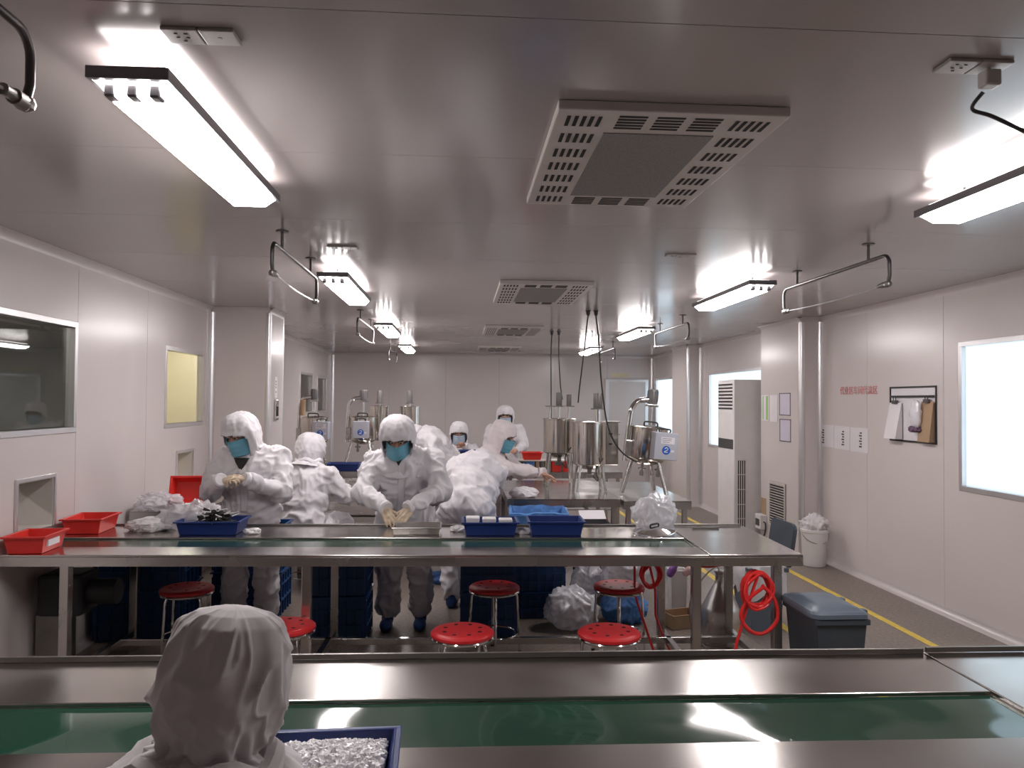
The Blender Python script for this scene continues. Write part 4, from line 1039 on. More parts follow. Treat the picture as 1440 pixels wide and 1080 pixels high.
# bending worker seen from behind
person('worker bent forward showing a broad white back beside the centre worker', (0.07, 6.28, 0), -0.10,
       dict(pel=(0.0, -0.16, 0.80), chest=(0.04, 0.12, 1.05), neck=(0.06, 0.36, 1.10), shR=(0.24, 0.16, 1.04), shL=(-0.17, 0.18, 1.05), elR=(0.20, 0.44, 0.95), elL=(-0.25, 0.22, 0.82),
            wrR=(0.14, 0.62, 0.92), wrL=(-0.20, 0.34, 0.66), hipR=(0.11, -0.16, 0.78), hipL=(-0.11, -0.16, 0.78), knR=(0.12, -0.06, 0.45), knL=(-0.12, -0.06, 0.45), anR=(0.12, -0.10, 0.10), anL=(-0.12, -0.10, 0.10)),
       dict(pos=(0.07, 0.50, 1.06), pitch=1.0), seed=11, face=False, fat=1.20, wr=0.013, hands=[('R', 'relaxed', (0, 0.9, -0.2), (0, 0, 1))])
# worker behind the centre one, bent
person('worker bent over behind the centre worker, only back and shoulder in view', (-0.16, 7.05, 0), PI/2+0.2,
       dict(pel=(0.0, -0.12, 0.92), chest=(0, 0.10, 1.24), neck=(0, 0.28, 1.34), shR=(0.19, 0.14, 1.29), shL=(-0.19, 0.14, 1.29), elR=(0.24, 0.30, 1.05), elL=(-0.26, 0.12, 1.02),
            wrR=(0.15, 0.5, 0.95), wrL=(-0.20, 0.34, 0.90), hipR=(0.1, -0.12, 0.88), hipL=(-0.1, -0.12, 0.88), knR=(0.1, -0.03, 0.48), knL=(-0.1, -0.03, 0.48), anR=(0.1, -0.08, 0.1), anL=(-0.1, -0.08, 0.1)),
       dict(pos=(0, 0.40, 1.35), pitch=0.9), seed=13, face=False, wr=0.014, hands=[('R', 'relaxed', (0, 0.9, -0.2), (0, 0, 1))])
# far seated worker facing the camera
person('small far worker facing the camera, hand raised, before the back wall', (-0.02, 10.32, 0), PI,
       dict(pel=(0, -0.05, 0.60), chest=(0, 0.0, 0.92), neck=(0, 0.04, 1.08), shR=(0.19, 0.0, 1.0), shL=(-0.19, 0.0, 1.0), elR=(0.24, 0.10, 0.80), elL=(-0.23, 0.14, 0.82),
            wrR=(0.12, 0.30, 0.85), wrL=(-0.10, 0.24, 1.02), **SEAT), dict(pos=(0.0, 0.08, 1.21), pitch=0.25), seed=17, voxel=0.018, mask='mask_pale',
       hands=[('L', 'grip', (0.5, 0.5, 0.5), (0, -0.6, 0.8), 'skin'), ('R', 'grip', (-0.4, 0.9, 0), (0, 0, 1))])
dup(st0, (-0.02, 10.34, 0), 0.2, 'stool under the small far worker with raised hand')
# worker in profile reaching to the right
person('worker in profile with pinkish coverall reaching right over the workbench', (0.27, 7.42, 0), -PI/2-0.42,
       dict(pel=(0, -0.14, 0.84), chest=(0, 0.0, 1.06), neck=(0.0, 0.10, 1.20), shR=(0.19, 0.03, 1.14), shL=(-0.19, 0.03, 1.14), elR=(0.20, 0.26, 1.02), elL=(-0.26, 0.22, 0.95),
            wrR=(0.06, 0.50, 0.985), wrL=(-0.18, 0.46, 0.96), **LEGS), dict(pos=(0.0, 0.15, 1.305), pitch=0.35, yaw=0.05), seed=21, cloth='cloth_pink',
       hands=[('R', 'point', (-0.25, 0.9, -0.25), (-0.2, 0.1, 1), 'skin'), ('L', 'relaxed', (0.1, 0.9, -0.3), (0, 0, 1), 'skin')])
# far standing worker
person('farthest standing worker in white cap by the back wall', (0.62, 10.75, 0), PI,
       dict(pel=(0, -0.03, 0.90), chest=(0, 0.0, 1.18), neck=(0, 0.03, 1.32), shR=(0.19, 0.0, 1.25), shL=(-0.19, 0.0, 1.25), elR=(0.24, 0.08, 1.0), elL=(-0.26, 0.10, 1.02),
            wrR=(0.15, 0.30, 0.98), wrL=(-0.15, 0.30, 0.98), **LEGS), dict(pos=(0.0, 0.05, 1.43), pitch=0.15), seed=23, voxel=0.018, mask='mask_pale',
       hands=[('R', 'grip', (-0.4, 0.9, 0), (0, 0, 1), 'skin'), ('L', 'grip', (0.4, 0.9, 0), (0, 0, 1), 'skin')])
# foreground worker seen from behind
person('foreground seated worker seen from behind, baggy hood filling the lower left', (-0.42, 1.24, 0), -0.12,
       dict(pel=(0, -0.02, 0.58), chest=(0, 0.02, 0.88), neck=(0, 0.05, 1.03), shR=(0.185, 0.02, 0.965), shL=(-0.185, 0.02, 0.965), elR=(0.25, 0.14, 0.72), elL=(-0.25, 0.14, 0.72),
            wrR=(0.12, 0.22, 0.70), wrL=(-0.12, 0.22, 0.70), **SEAT), dict(pos=(0.015, 0.10, 1.145), pitch=0.15, yaw=-0.35, roll=0.05), cloth='cloth_near', seed=31, voxel=0.011, face=False, wr=0.008, collar=True,
       hands=[('R', 'grip', (-0.4, 0.9, 0), (0, 0, 1)), ('L', 'grip', (0.4, 0.9, 0), (0, 0, 1))],
       hood=dict(amp=0.0065, nu=160, nv=120, bag=0.80, flat=0.2, peak=0.0, short=0.50))
dup(st0, (-0.42, 1.22, 0), 0.2, 'stool carrying the foreground worker seen from behind')
# ================================================================== WALL FITTINGS
# pass-through hatches: lined boxes through the left wall; liner cream to imitate light inside
for k, h in enumerate(HT):
    y0, y1, z0, z1 = h
    t = thing('pass_hatch', ['square steel pass-through hatch above the red trays', 'narrow pale pass-through hatch behind the tipped red tray'][k], 'hatch', (XL, (y0+y1)/2, z0), 0, 'pass-through hatches')
    f = MB(); w_ = 0.022
    for q in ((y0-w_, y1+w_, z1, z1+w_), (y0-w_, y1+w_, z0-w_, z0), (y0-w_, y0, z0, z1), (y1, y1+w_, z0, z1)): f.box(XL+0.0005, XL+0.012, *q)
    f.build('frame', 'aluminium', t, bevel=0.002)
    l = MB(); d = 0.30
    e_ = 0.002; q_ = 0.007
    l.box(XL-d, XL+0.001, y0+e_, y1-e_, z0+e_, z0+q_); l.box(XL-d, XL+0.001, y0+e_, y1-e_, z1-q_, z1-e_); l.box(XL-d, XL+0.001, y0+e_, y0+q_, z0+q_, z1-q_); l.box(XL-d, XL+0.001, y1-q_, y1-e_, z0+q_, z1-q_)
    l.build('liner', ['cream_plastic', 'cream_plastic'][k], t)
# switch and label on the column
t = thing('wall_switch', 'brushed switch plate with white notice on the left column', 'switch', (CLX, 8.12, 1.52))
MB().box(CLX+0.0005, CLX+0.02, 8.06, 8.19, 1.43, 1.64).build('plate', 'steel', t, bevel=0.004)
MB().box(CLX+0.02, CLX+0.03, 8.11, 8.15, 1.47, 1.57).build('rocker', 'dark_grey', t, bevel=0.003)
n_ = MB().box(CLX+0.0005, CLX+0.003, 8.07, 8.18, 1.66, 1.88).build('notice', 'paper', t)
for z in (1.83, 1.80, 1.77, 1.72): MB().box(CLX+0.003, CLX+0.004, 8.11, 8.14, z-0.008, z+0.008).build('print', 'ink', n_)
# standing air conditioner
ax0, ax1, ay0, ay1, ah = 3.30, 3.72, 9.10, 9.68, 1.93
t = thing('air_conditioner', 'tall white cabinet air conditioner beside the posters', 'air conditioner', ((ax0+ax1)/2, (ay0+ay1)/2, 0))
MB().box(ax0, ax1, ay0, ay1, 0, ah).build('cabinet', 'white_plastic', t, bevel=0.012, seg=3)
MB().box(ax0-0.004, ax0+0.001, ay0+0.035, ay1-0.035, 1.52, 1.89).build('outlet_recess', 'white_plastic', t)
for k in range(8):
    z = 1.87-k*0.042
    MB().box(ax0-0.010, ax0-0.003, ay0+0.045, ay1-0.045, z-0.010, z+0.010).build('louvre', 'black', t)
MB().box(ax0-0.005, ax0+0.001, ay0+0.03, ay1-0.03, 1.08, 1.20).build('display_strip', 'dark_grey', t, bevel=0.002)
for k in range(4):
    MB().box(ax0+0.05+k*0.026, ax0+0.062+k*0.026, ay0-0.003, ay0+0.001, 0.10, 0.95).build('side_grille', 'black', t)
for z in (0.25, 0.42, 0.60, 0.78): MB().box(ax0+0.04, ax0+0.15, ay0-0.005, ay0-0.003, z-0.004, z+0.004).build('grille_bar', 'white_plastic', t)
# pilaster: posters and louvre
xp = PX
def sheet(name, label, y0, y1, z0, z1, m, border=None, th=0.003):
    t = thing(name, label, 'notice', (xp, (y0+y1)/2, z0), 0, 'notices on the pilaster')
    MB().box(xp-th, xp-0.0004, y0, y1, z0, z1).build('sheet', m, t)
    if border:
        b_ = MB(); w_ = 0.008
        for q in ((y0, y1, z0, z0+w_), (y0, y1, z1-w_, z1), (y0, y0+w_, z0+w_, z1-w_), (y1-w_, y1, z0+w_, z1-w_)): b_.box(xp-th-0.003, xp-th, *q)
        b_.build('border', border, t)
    return t
g = sheet('notice', 'pale notice striped with green on the pilaster', 8.78, 8.98, 1.44, 1.74, 'paper')
for ya, yb in ((8.80, 8.85), (8.93, 8.95)): MB().box(xp-0.005, xp-0.003, ya, yb, 1.45, 1.73).build('green_stripe', 'green_paper', g)
sheet('notice', 'plain white notice between the green one and the framed ones', 8.53, 8.74, 1.43, 1.74, 'paper')
sheet('framed_notice', 'upper lilac notice in a thin black frame on the pilaster', 8.18, 8.47, 1.51, 1.76, 'paper_lilac', 'black')
sheet('framed_notice', 'lower lilac notice in a thin black frame on the pilaster', 8.17, 8.46, 1.22, 1.47, 'paper_lilac', 'black')
t = thing('return_grille', 'louvred return air grille low on the pilaster', 'grille', (xp, 8.5, 0.26))
y0, y1, z0, z1 = 8.30, 8.74, 0.24, 0.75
MB().box(xp-0.006, xp-0.0004, y0, y1, z0, z1).build('back_plate', 'dark_grey', t)
f = MB(); w_ = 0.022
for q in ((y0, y1, z0, z0+w_), (y0, y1, z1-w_, z1), (y0, y0+w_, z0+w_, z1-w_), (y1-w_, y1, z0+w_, z1-w_)): f.box(xp-0.018, xp-0.006, *q)
f.build('frame', 'cream_plastic', t)
for k in range(16):
    z = z0+0.035+k*0.0295
    MB().cbox((xp-0.013, (y0+y1)/2, z), (0.016, y1-y0-0.045, 0.006), Matrix.Rotation(0.6, 3, 'Y')).build('slat', 'cream_plastic', t)
MB().box(xp-0.004, xp-0.0005, 8.85, 9.0, 0.33, 0.52).build('wall_card', 'kraft'); tag(bpy.data.objects['wall_card'], 'brown card on the pilaster left of the grille', 'card')
t = thing('socket_box', 'small white socket box with cord at the pilaster foot', 'socket', (xp-0.05, 8.95, 0.16))
MB().box(xp-0.08, xp-0.0005, 8.83, 9.0, 0.16, 0.33).build('case', 'white_plastic', t, bevel=0.008)
MB().box(xp-0.084, xp-0.079, 8.86, 8.97, 0.20, 0.28).build('front', 'dark_grey', t)
MB().tube(spline([(xp-0.04, 8.83, 0.25), (xp-0.04, 8.78, 0.24), (xp-0.045, 8.77, 0.15), (xp-0.06, 8.80, 0.06)], 5), 0.008).build('cord', 'rubber', t, smooth=True)
# papers on the right wall
def R_(a, b, c, d, x0, x1): return MB().box(XR-x1, XR-x0, a, b, c, d)
t = thing('wall_papers', 'strip of white notice papers on the right wall below red characters', 'papers', (XR, 7.46, 1.19))
for k, (a, b) in enumerate(((7.64, 7.92), (7.32, 7.63), (6.98, 7.31))):
    p = R_(a, b, 1.195-0.006*k, 1.425-0.004*k, 0.0005, 0.004).build('paper', 'paper', t)
    yy = a+0.06 if k else a+0.16
    for q in range(6):
        R_(yy+0.05, yy+0.05+(0.035 if q % 2 else 0.05), 1.23+q*0.026, 1.245+q*0.026, 0.004, 0.005).build('print', 'ink', p)
t = thing('sample_board', 'black-framed sample board with clipped papers on the right wall', 'board', (XR, 6.26, 1.32))
y0, y1, z0, z1 = 5.93, 6.60, 1.325, 1.80
R_(y0, y1, z0, z1, 0.0005, 0.003).build('backing', 'paper', t)
for q in ((y0, y1, z0, z0+0.014), (y0, y1, z1-0.014, z1), (y0, y0+0.012, z0+0.014, z1-0.014), (y1-0.012, y1, z0+0.014, z1-0.014)): R_(*q, 0.003, 0.012).build('frame_bar', 'black', t)
R_(y0+0.02, y1-0.015, 1.705, 1.722, 0.012, 0.018).build('rod', 'black', t)
for nm, lb, a, b, c, d, x0, x1, m in (('clipped_sheets', 'thick white paper stack clipped at the left of the sample board', 6.40, 6.58, 1.345, 1.66, 0.02, 0.05, 'paper'),
                                     ('kraft_card', 'brown card clipped at the right of the sample board', 5.95, 6.11, 1.34, 1.67, 0.02, 0.03, 'kraft')):
    s_ = thing(nm, lb, 'papers', (XR-0.03, (a+b)/2, c))
    MB().add([(XR-x0, a, d), (XR-x0, b, d), (XR-x1-0.03, b, c), (XR-x1-0.03, a, c), (XR-x0+0.004, a, d), (XR-x0+0.004, b, d), (XR-x0+0.006, b, c), (XR-x0+0.006, a, c)],
             [(0,1,2,3),(4,7,6,5),(0,3,7,4),(1,5,6,2),(0,4,5,1),(3,2,6,7)]).build('sheets', m, s_)
    cl = MB().cbox((XR-0.028, (a+b)/2, d+0.005), (0.02, 0.07, 0.03)); cl.cyl((XR-0.03, (a+b)/2-0.015, d+0.015), (XR-0.03, (a+b)/2-0.022, d+0.05), 0.004, n=6); cl.cyl((XR-0.03, (a+b)/2+0.015, d+0.015), (XR-0.03, (a+b)/2+0.022, d+0.05), 0.004, n=6)
    cl.build('bulldog_clip', 'bracket', s_)

def lump(name, label, cat, loc, rad, m, seed, amp=0.25, sc=6.0, flat=0.0, grp=None, sub=5, sharp=True, knot=None):
    bm = bmesh.new(); bmesh.ops.create_icosphere(bm, subdivisions=sub, radius=1.0)
    off = V((seed*2.3, seed*4.1, seed*1.7))
    rm = max(rad)
    for v in bm.verts:
        p = v.co.copy(); w = V((p.x*rad[0], p.y*rad[1], p.z*rad[2]))
        q = w*sc+mnoise.noise_vector(w*sc*0.7+off)*0.7
        n1 = mnoise.noise(q+off); n2 = mnoise.noise(q*2.3+off); n3 = mnoise.noise(q*5+off)
        if sharp: d = (1-min(1, abs(n1)*2.0))**2*0.9-0.3+((1-min(1, abs(n2)*2.2))**2-0.3)*0.5+((1-min(1, abs(n3)*2.2))**2-0.3)*0.22
        else: d = n1+0.4*n2
        w = w*(1+amp*d)
        if knot and p.z > 0.8: w += V((0, 0, knot*(p.z-0.8)/0.2)); 
        if knot and p.z > 0.72: f_ = 1-0.75*min(1, (p.z-0.72)/0.15); w.x *= f_; w.y *= f_
        zb = -rad[2]*(1-flat)
        if w.z < zb: w.z = zb+(w.z-zb)*0.02
        v.co = w+V((0, 0, -zb))
    me = bpy.data.meshes.new(name); bm.to_mesh(me); bm.free()
    mn = min(v.co.z for v in me.vertices)
    for v in me.vertices: v.co.z -= mn
    me.polygons.foreach_set('use_smooth', [True]*len(me.polygons)); me.materials.append(M[m])
    o = link(name, me); o.location = loc
    return tag(o, label, cat, grp)
ZT = 0.8
o = lump('sample_bag', 'clear sample bag with purple contents hanging on the sample board', 'bag', (XR-0.06, 6.13, 1.43), (0.03, 0.07, 0.125), 'film', 41, 0.15, 14, 0.0, sub=4)
mat('purple_dark', (0.10, 0.04, 0.09), 0.5)
lump('sample_pieces', 'purple pieces at the bottom of the sample bag', 'pieces', (XR-0.06, 6.14, 1.415), (0.03, 0.075, 0.03), 'purple_dark', 42, 0.3, 30, 0.1, sub=4)
def on_mid(x, y, z=0.0): return tuple(MT @ V((x, y, ZT+0.001+z)))
lump('plastic_bag', 'crumpled clear plastic bags heaped behind the tray of brush heads', 'bag', on_mid(-1.86, 5.10), (0.20, 0.12, 0.10), 'film', 3, 0.35, 9, 0.35)
lump('plastic_bag', 'flat white plastic bag beside the red tray', 'bag', on_mid(-2.12, 5.05), (0.13, 0.12, 0.045), 'film_white', 5, 0.3, 10, 0.3)
lump('plastic_bag', 'clear bag lying by the small hatch on left bench', 'bag', (-2.28, 6.04, 0.801), (0.15, 0.13, 0.07), 'film', 6, 0.35, 10, 0.3)
lump('plastic_bag', 'large crumpled white plastic bag on the floor behind stools', 'bag', (0.82, 5.60, 0.001), (0.185, 0.16, 0.16), 'film_mid', 9, 0.20, 8, 0.2, grp='white bags on the floor')
lump('plastic_bag', 'smaller pale plastic bag leaning on the large floor bag', 'bag', (0.98, 5.88, 0.16), (0.12, 0.11, 0.14), 'film', 10, 0.2, 9, 0.2, grp='white bags on the floor')
lump('plastic_bag', 'clear bag with blue contents under the table right side', 'bag', (1.24, 5.72, 0.25), (0.15, 0.15, 0.18), 'film', 12, 0.35, 8, 0.2)
lump('blue_bundle', 'blue bundle below the clear bag under the table', 'bundle', (1.24, 5.74, 0.001), (0.16, 0.15, 0.13), 'light_blue_plastic', 14, 0.2, 7, 0.2)
lump('plastic_bag', 'full white plastic bag standing at the far right table edge', 'bag', on_mid(1.16, 5.10), (0.14, 0.10, 0.14), 'film_mid', 15, 0.22, 9, 0.35)
lump('cloth_pile', 'white cloth pile on the left end of the tank workbench', 'cloth', (0.58, 6.98, 0.7805), (0.13, 0.10, 0.05), 'cloth', 16, 0.25, 9, 0.3)
# pot lid
t = thing('pot_lid', 'shiny steel pot lid lying tilted on the table', 'lid', on_mid(1.13, 4.94, 0.014))
t.rotation_euler = (0.10, -0.12, 0.3); W = wmat(t)
T_apply(MB_ := MB().lathe([(0, 0.035), (0.03, 0.033), (0.09, 0.022), (0.118, 0.010), (0.135, 0.008), (0.137, 0.003), (0.11, 0.003), (0.0, 0.025)], (0, 0, 0), 36), W); MB_.build('dome', 'chrome', t, smooth=True)
T_apply(MB_ := MB().tube(spline([(-0.03, 0, 0.03), (-0.026, 0, 0.046), (0.026, 0, 0.046), (0.03, 0, 0.03)], 5), 0.006), W); MB_.build('handle', 'rubber', t, smooth=True)
tag(T_apply(MB().box(1.42, 1.60, 5.10, 5.115, 0.802, 0.812), MT).build('steel_bar', 'steel_dark'), 'short dark bar lying near the table end', 'bar')
# small white offcuts on the table by the trays
for k, (x, y) in enumerate(((-1.43, 4.92), (0.27, 4.93), (-0.135, 5.02))):
    lump('plastic_scrap', ['scrap of clear film right of the brush tray', 'scrap of white film between the two blue trays', 'scrap of white film left of the tub tray'][k], 'scrap', on_mid(x, y), (0.05, 0.04, 0.02), 'film_white', 20+k, 0.4, 25, 0.3, sub=4)
# steel tray under the centre worker's hands
t = tray('steel_tray', 'shallow steel tray under the hands of the centre worker', on_mid(-0.40, 4.98), (0.30, 0.22, 0.045), 0.0, 'steel', rim=0.006, k=0.006)
# white tubs in the tray
for k in range(3):
    x = -0.045+k*0.105
    o = MB().taper(x-0.045, x+0.045, 4.90, 5.0, 0.832, 0.905-0.006*k, 0.008); T_apply(o, MT)
    tag(o.build('white_tub', 'white_plastic', bevel=0.008), ['leftmost white tub in the centre blue tray', 'middle white tub in the centre blue tray', 'rightmost white tub in the centre blue tray'][k], 'tub', 'white tubs')
# light blue crate with liner on the crate stack
t = crate('plastic_crate', 'light blue crate lined with film behind the empty blue tray', (0.60, 5.88, 0.001+3*0.202), (0.42, 0.42, 0.20), -0.05, 'light_blue_plastic')
W = wmat(t)
nu = 64; vs = []; prof = [(1.00, 0.10), (1.04, 0.19), (1.05, 0.228), (0.99, 0.236), (0.93, 0.20), (0.88, 0.08), (0.3, 0.07), (0.0, 0.075)]
for i in range(nu):
    a = 2*PI*i/nu; c, s_ = math.cos(a), math.sin(a); q = max(abs(c), abs(s_))
    for r_, z in prof:
        n1 = mnoise.noise(V((c*3, s_*3, z*20)))*0.025
        vs.append((c/q*0.21*r_*(1+n1), s_/q*0.21*r_*(1+n1), z-0.02+n1*0.6))
k_ = len(prof)
T_apply(MB_ := MB().add(vs, [(i*k_+q, ((i+1) % nu)*k_+q, ((i+1) % nu)*k_+q+1, i*k_+q+1) for i in range(nu) for q in range(k_-1)]), W); MB_.build('film_liner', 'film_blue', t, smooth=True)
# brush heads heaped in the blue tray
bh = thing('brush_head', 'black brush head with white stem heaped in the left blue tray', 'brush', (0, 0, 0), 0, 'black brush heads in the blue tray')
MB().box(-0.012, 0.012, -0.03, 0.03, -0.009, 0.009).build('bristles', 'black', bh, bevel=0.003)
MB().cyl((0, 0.03, 0), (0, 0.085, 0), 0.0035, n=6).build('stem', 'white_plastic', bh)
rnd = random.Random(4)
for k in range(54):
    a = rnd.uniform(0, 2*PI); r_ = math.sqrt(rnd.random())
    x = -1.69+0.125*r_*math.cos(a); y = 4.97+0.055*r_*math.sin(a)
    z = 0.850+0.10*(1-r_*r_)*rnd.uniform(0.35, 1.0)
    o = bh if k == 0 else dup(bh, (0, 0, 0))
    o.location = MT @ V((x, y, z)); o.rotation_euler = (rnd.uniform(0.0, 0.5), rnd.uniform(-0.6, 0.6), rnd.uniform(0, 2*PI))
# ================================================================== FOREGROUND TRAY
ft = FT @ V((-0.305, 1.72, 0.8015))
t = tray('plastic_tray', 'blue tray full of white plastic pieces beside the foreground worker', tuple(ft), (0.29, 0.23, 0.075), 0.04, 'blue_plastic', grp='blue trays')
W = wmat(t); rnd = random.Random(9); g = MB()
for k in range(1700):
    x = rnd.uniform(-0.122, 0.122); y = rnd.uniform(-0.092, 0.092)
    hgt = 0.055+0.022*(1-(x/0.125)**2)*(1-(y/0.095)**2)+0.006*mnoise.noise(V((x*40, y*40, 0)))
    p = V((x, y, hgt-rnd.random()*0.007)); R3 = Euler((rnd.uniform(0, 3), rnd.uniform(0, 3), rnd.uniform(0, 3))).to_matrix()
    g.cbox(p, (0.017, 0.009, 0.005), R3)
g.box(-0.125, 0.125, -0.095, 0.095, 0.01, 0.053).taper(-0.06, 0.06, -0.045, 0.045, 0.05, 0.068, -0.05)
T_apply(g, W); o = g.build('plastic_pieces', 'pellet'); tag(o, 'white plastic pieces filling the foreground blue tray', 'plastic pieces', kind='stuff')
# ================================================================== BINS, BUCKET
def wheelie(label, loc, rz, w_, d_, h_, lid_angle, m, mlid, lip_side, liner=False):
    t = thing('waste_bin', label, 'bin', loc, rz, 'grey plastic bins'); W = wmat(t)
    def B(mb, nm, mm, p=None, **k): T_apply(mb, W); return mb.build(nm, mm, p or t, **k)
    x, y = w_/2, d_/2
    k_ = 0.035; th = 0.006
    o = MB(); outer = [(-x+k_, -y+k_, 0), (x-k_, -y+k_, 0), (x-k_, y-k_, 0), (-x+k_, y-k_, 0), (-x, -y, h_), (x, -y, h_), (x, y, h_), (-x, y, h_)]
    inner = [(-x+k_+th, -y+k_+th, th), (x-k_-th, -y+k_+th, th), (x-k_-th, y-k_-th, th), (-x+k_+th, y-k_-th, th), (-x+th, -y+th, h_), (x-th, -y+th, h_), (x-th, y-th, h_), (-x+th, y-th, h_)]
    o.add(outer+inner, [(0,3,2,1),(0,1,5,4),(1,2,6,5),(2,3,7,6),(3,0,4,7),(8,9,10,11),(9,8,12,13),(10,9,13,14),(11,10,14,15),(8,11,15,12),(4,5,13,12),(5,6,14,13),(6,7,15,14),(7,4,12,15)])
    B(o, 'body', m, bevel=0.012)
    e = 0.012; r_ = MB(); r_.box(-x-e, x+e, -y-e, -y+0.001, h_-0.03, h_); r_.box(-x-e, x+e, y-0.001, y+e, h_-0.03, h_); r_.box(-x-e, -x+0.001, -y, y, h_-0.03, h_); r_.box(x-0.001, x+e, -y, y, h_-0.03, h_)
    B(r_, 'rim', m, bevel=0.004)
    # lid hinged along +x side
    L = Matrix.Translation((x, 0, h_+0.004)) @ Matrix.Rotation(lid_angle, 4, 'Y')
    ld = MB(); nx = 12
    pts = []
    hw = w_+0.03; hd = y+0.018; rc = 0.05
    for cx, cy, a0 in ((-hw+rc, -hd+rc, PI), (-rc*0.4, -hd+rc*0.4, 1.5*PI), (-rc*0.4, hd-rc*0.4, 0), (-hw+rc, hd-rc, PI/2)):
        rr = rc if cx < -0.1 else rc*0.4
        for q in range(6): a = a0+PI/2*q/5; pts.append((cx+rr*math.cos(a), cy+rr*math.sin(a)))
    n = len(pts); cxm = -hw/2
    rings = [(1.0, 0.0), (1.0, 0.022), (0.95, 0.034), (0.86, 0.036), (0.80, 0.046), (0.4, 0.052)]
    vs = [(cxm+(p[0]-cxm)*s_, p[1]*s_, z) for s_, z in rings for p in pts]+[(cxm, 0, 0.054)]
    fs = [(r0*n+i, r0*n+(i+1) % n, (r0+1)*n+(i+1) % n, (r0+1)*n+i) for r0 in range(len(rings)-1) for i in range(n)]
    last = (len(rings)-1)*n; fs += [(last+i, last+(i+1) % n, len(vs)-1) for i in range(n)]; fs.append(tuple(range(n))[::-1])
    ld.add(vs, fs); T_apply(ld, L); lid = B(ld, 'lid', mlid, smooth=True)
    for sy in (-1, 1):
        hg = MB().cbox((0.012, sy*y*0.6, 0.008), (0.045, 0.04, 0.04)); T_apply(hg, L); B(hg, 'hinge', mlid, lid, bevel=0.006)
    if liner:
        nu = 72; vs = []; prof = [(1.12, -0.20), (1.14, -0.10), (1.10, 0.012), (1.0, 0.028), (0.93, 0.0), (0.86, -0.2)]
        for i in range(nu):
            a = 2*PI*i/nu; c, s_ = math.cos(a), math.sin(a); q = (abs(c)**6+abs(s_)**6)**(1/6)
            for qi, (r2, z) in enumerate(prof):
                n1 = mnoise.noise(V((c*4, s_*4, z*9)))*0.05+mnoise.noise(V((c*11, s_*11, z*20)))*0.03
                vs.append((c/q*x*r2*(1+n1), s_/q*y*r2*(1+n1), h_+z*(1+0.6*mnoise.noise(V((c*2, s_*2, 3)))) if qi == 0 else h_+z))
        k2 = len(prof)
        B(MB().add(vs, [(i*k2+q, ((i+1) % nu)*k2+q, ((i+1) % nu)*k2+q+1, i*k2+q+1) for i in range(nu) for q in range(k2-1)]), 'bin_liner', 'film_white', smooth=True)
    return t
wheelie('closed dark grey lidded bin in front of the table end', (1.985, 4.08, 0), 0.0, 0.27, 0.39, 0.53, 0.0, 'bin_grey', 'bin_light', 1)
wheelie('grey bin with raised lid and clear liner beyond the table end', (2.20, 5.56, 0), 0.0, 0.28, 0.36, 0.47, 1.72, 'bin_light', 'bin_grey', 1, liner=True)
t = thing('bucket', 'white plastic bucket topped with a bag by the right pilaster', 'bucket', (3.60, 7.62, 0))
MB().lathe([(0, 0.003), (0.105, 0.003), (0.112, 0.02), (0.13, 0.34), (0.137, 0.345), (0.137, 0.37), (0.128, 0.375), (0.118, 0.36), (0.10, 0.03), (0, 0.03)], (3.60, 7.62, 0), 32).build('pail', 'white_plastic', t, smooth=True)
MB().tube([(3.60+0.137*math.cos(a), 7.62-0.02-0.10*abs(math.sin(a)), 0.33-0.09*math.sin(a)) for a in [PI*i/14 for i in range(15)]], 0.004, 6).build('bail', 'steel', t, smooth=True)
lump('plastic_bag', 'pale bag bulging from the white bucket by the wall', 'bag', (3.60, 7.62, 0.34), (0.12, 0.12, 0.10), 'film_white', 33, 0.35, 10, 0.3)
# ================================================================== UNDER THE TABLE
t = thing('steel_churn', 'conical steel can with narrow neck under the table end', 'can', (1.80, 5.22, 0))
MB().lathe([(0, 0.002), (0.135, 0.002), (0.137, 0.01), (0.137, 0.22), (0.125, 0.245), (0.045, 0.40), (0.036, 0.42), (0.036, 0.47), (0.042, 0.475), (0.042, 0.49), (0.0, 0.492)], (1.80, 5.22, 0), 36).build('can_body', 'steel', t, smooth=True)
MB().tube(spline([(1.79, 5.22, 0.49), (1.74, 5.16, 0.53), (1.60, 5.05, 0.45), (1.53, 5.04, 0.3), (1.55, 5.0, 0.12), (1.64, 4.99, 0.02)], 8), 0.006).build('hose', 'clear_hose', t, smooth=True)
def coil(label, c, r, n, tail, nrm=(0.15, -1, 0), sq=1.15):
    t = thing('hose_coil', label, 'hose', c, 0, 'red hoses')
    a = V(nrm).normalized(); u = V((0, 0, 1)); x = u.cross(a).normalized(); pts = []; rnd = random.Random(int(r*1000))
    for i in range(n*20+1):
        th = 2*PI*i/20+PI/2; rr = r*(1+0.10*math.sin(i*0.37)+0.05*math.sin(i*1.3))
        pts.append(V(c)+x*rr*math.cos(th)+u*rr*sq*math.sin(th)+a*0.025*math.sin(i*0.23))
    MB().tube(pts+[V(p) for p in tail], 0.0085, 8).build('hose', 'red_hose', t, smooth=True)
    return t
coil('coiled red air hose hanging on the table leg before the open bin', (1.665, 4.22, 0.60), 0.082, 7, [(1.60, 4.21, 0.5), (1.54, 4.21, 0.30), (1.53, 4.21, 0.10), (1.55, 4.2, 0.02)])
t = thing('red_hose', 'big loop of red hose drooping below the coil', 'hose', (1.72, 4.24, 0.26), 0, 'red hoses')
MB().tube(spline([(1.69, 4.20, 0.62), (1.60, 4.20, 0.55), (1.565, 4.20, 0.46), (1.62, 4.20, 0.38), (1.70, 4.20, 0.37), (1.775, 4.21, 0.44), (1.76, 4.21, 0.55), (1.69, 4.21, 0.63)], 10), 0.0105).build('hose', 'red_hose', t, smooth=True)
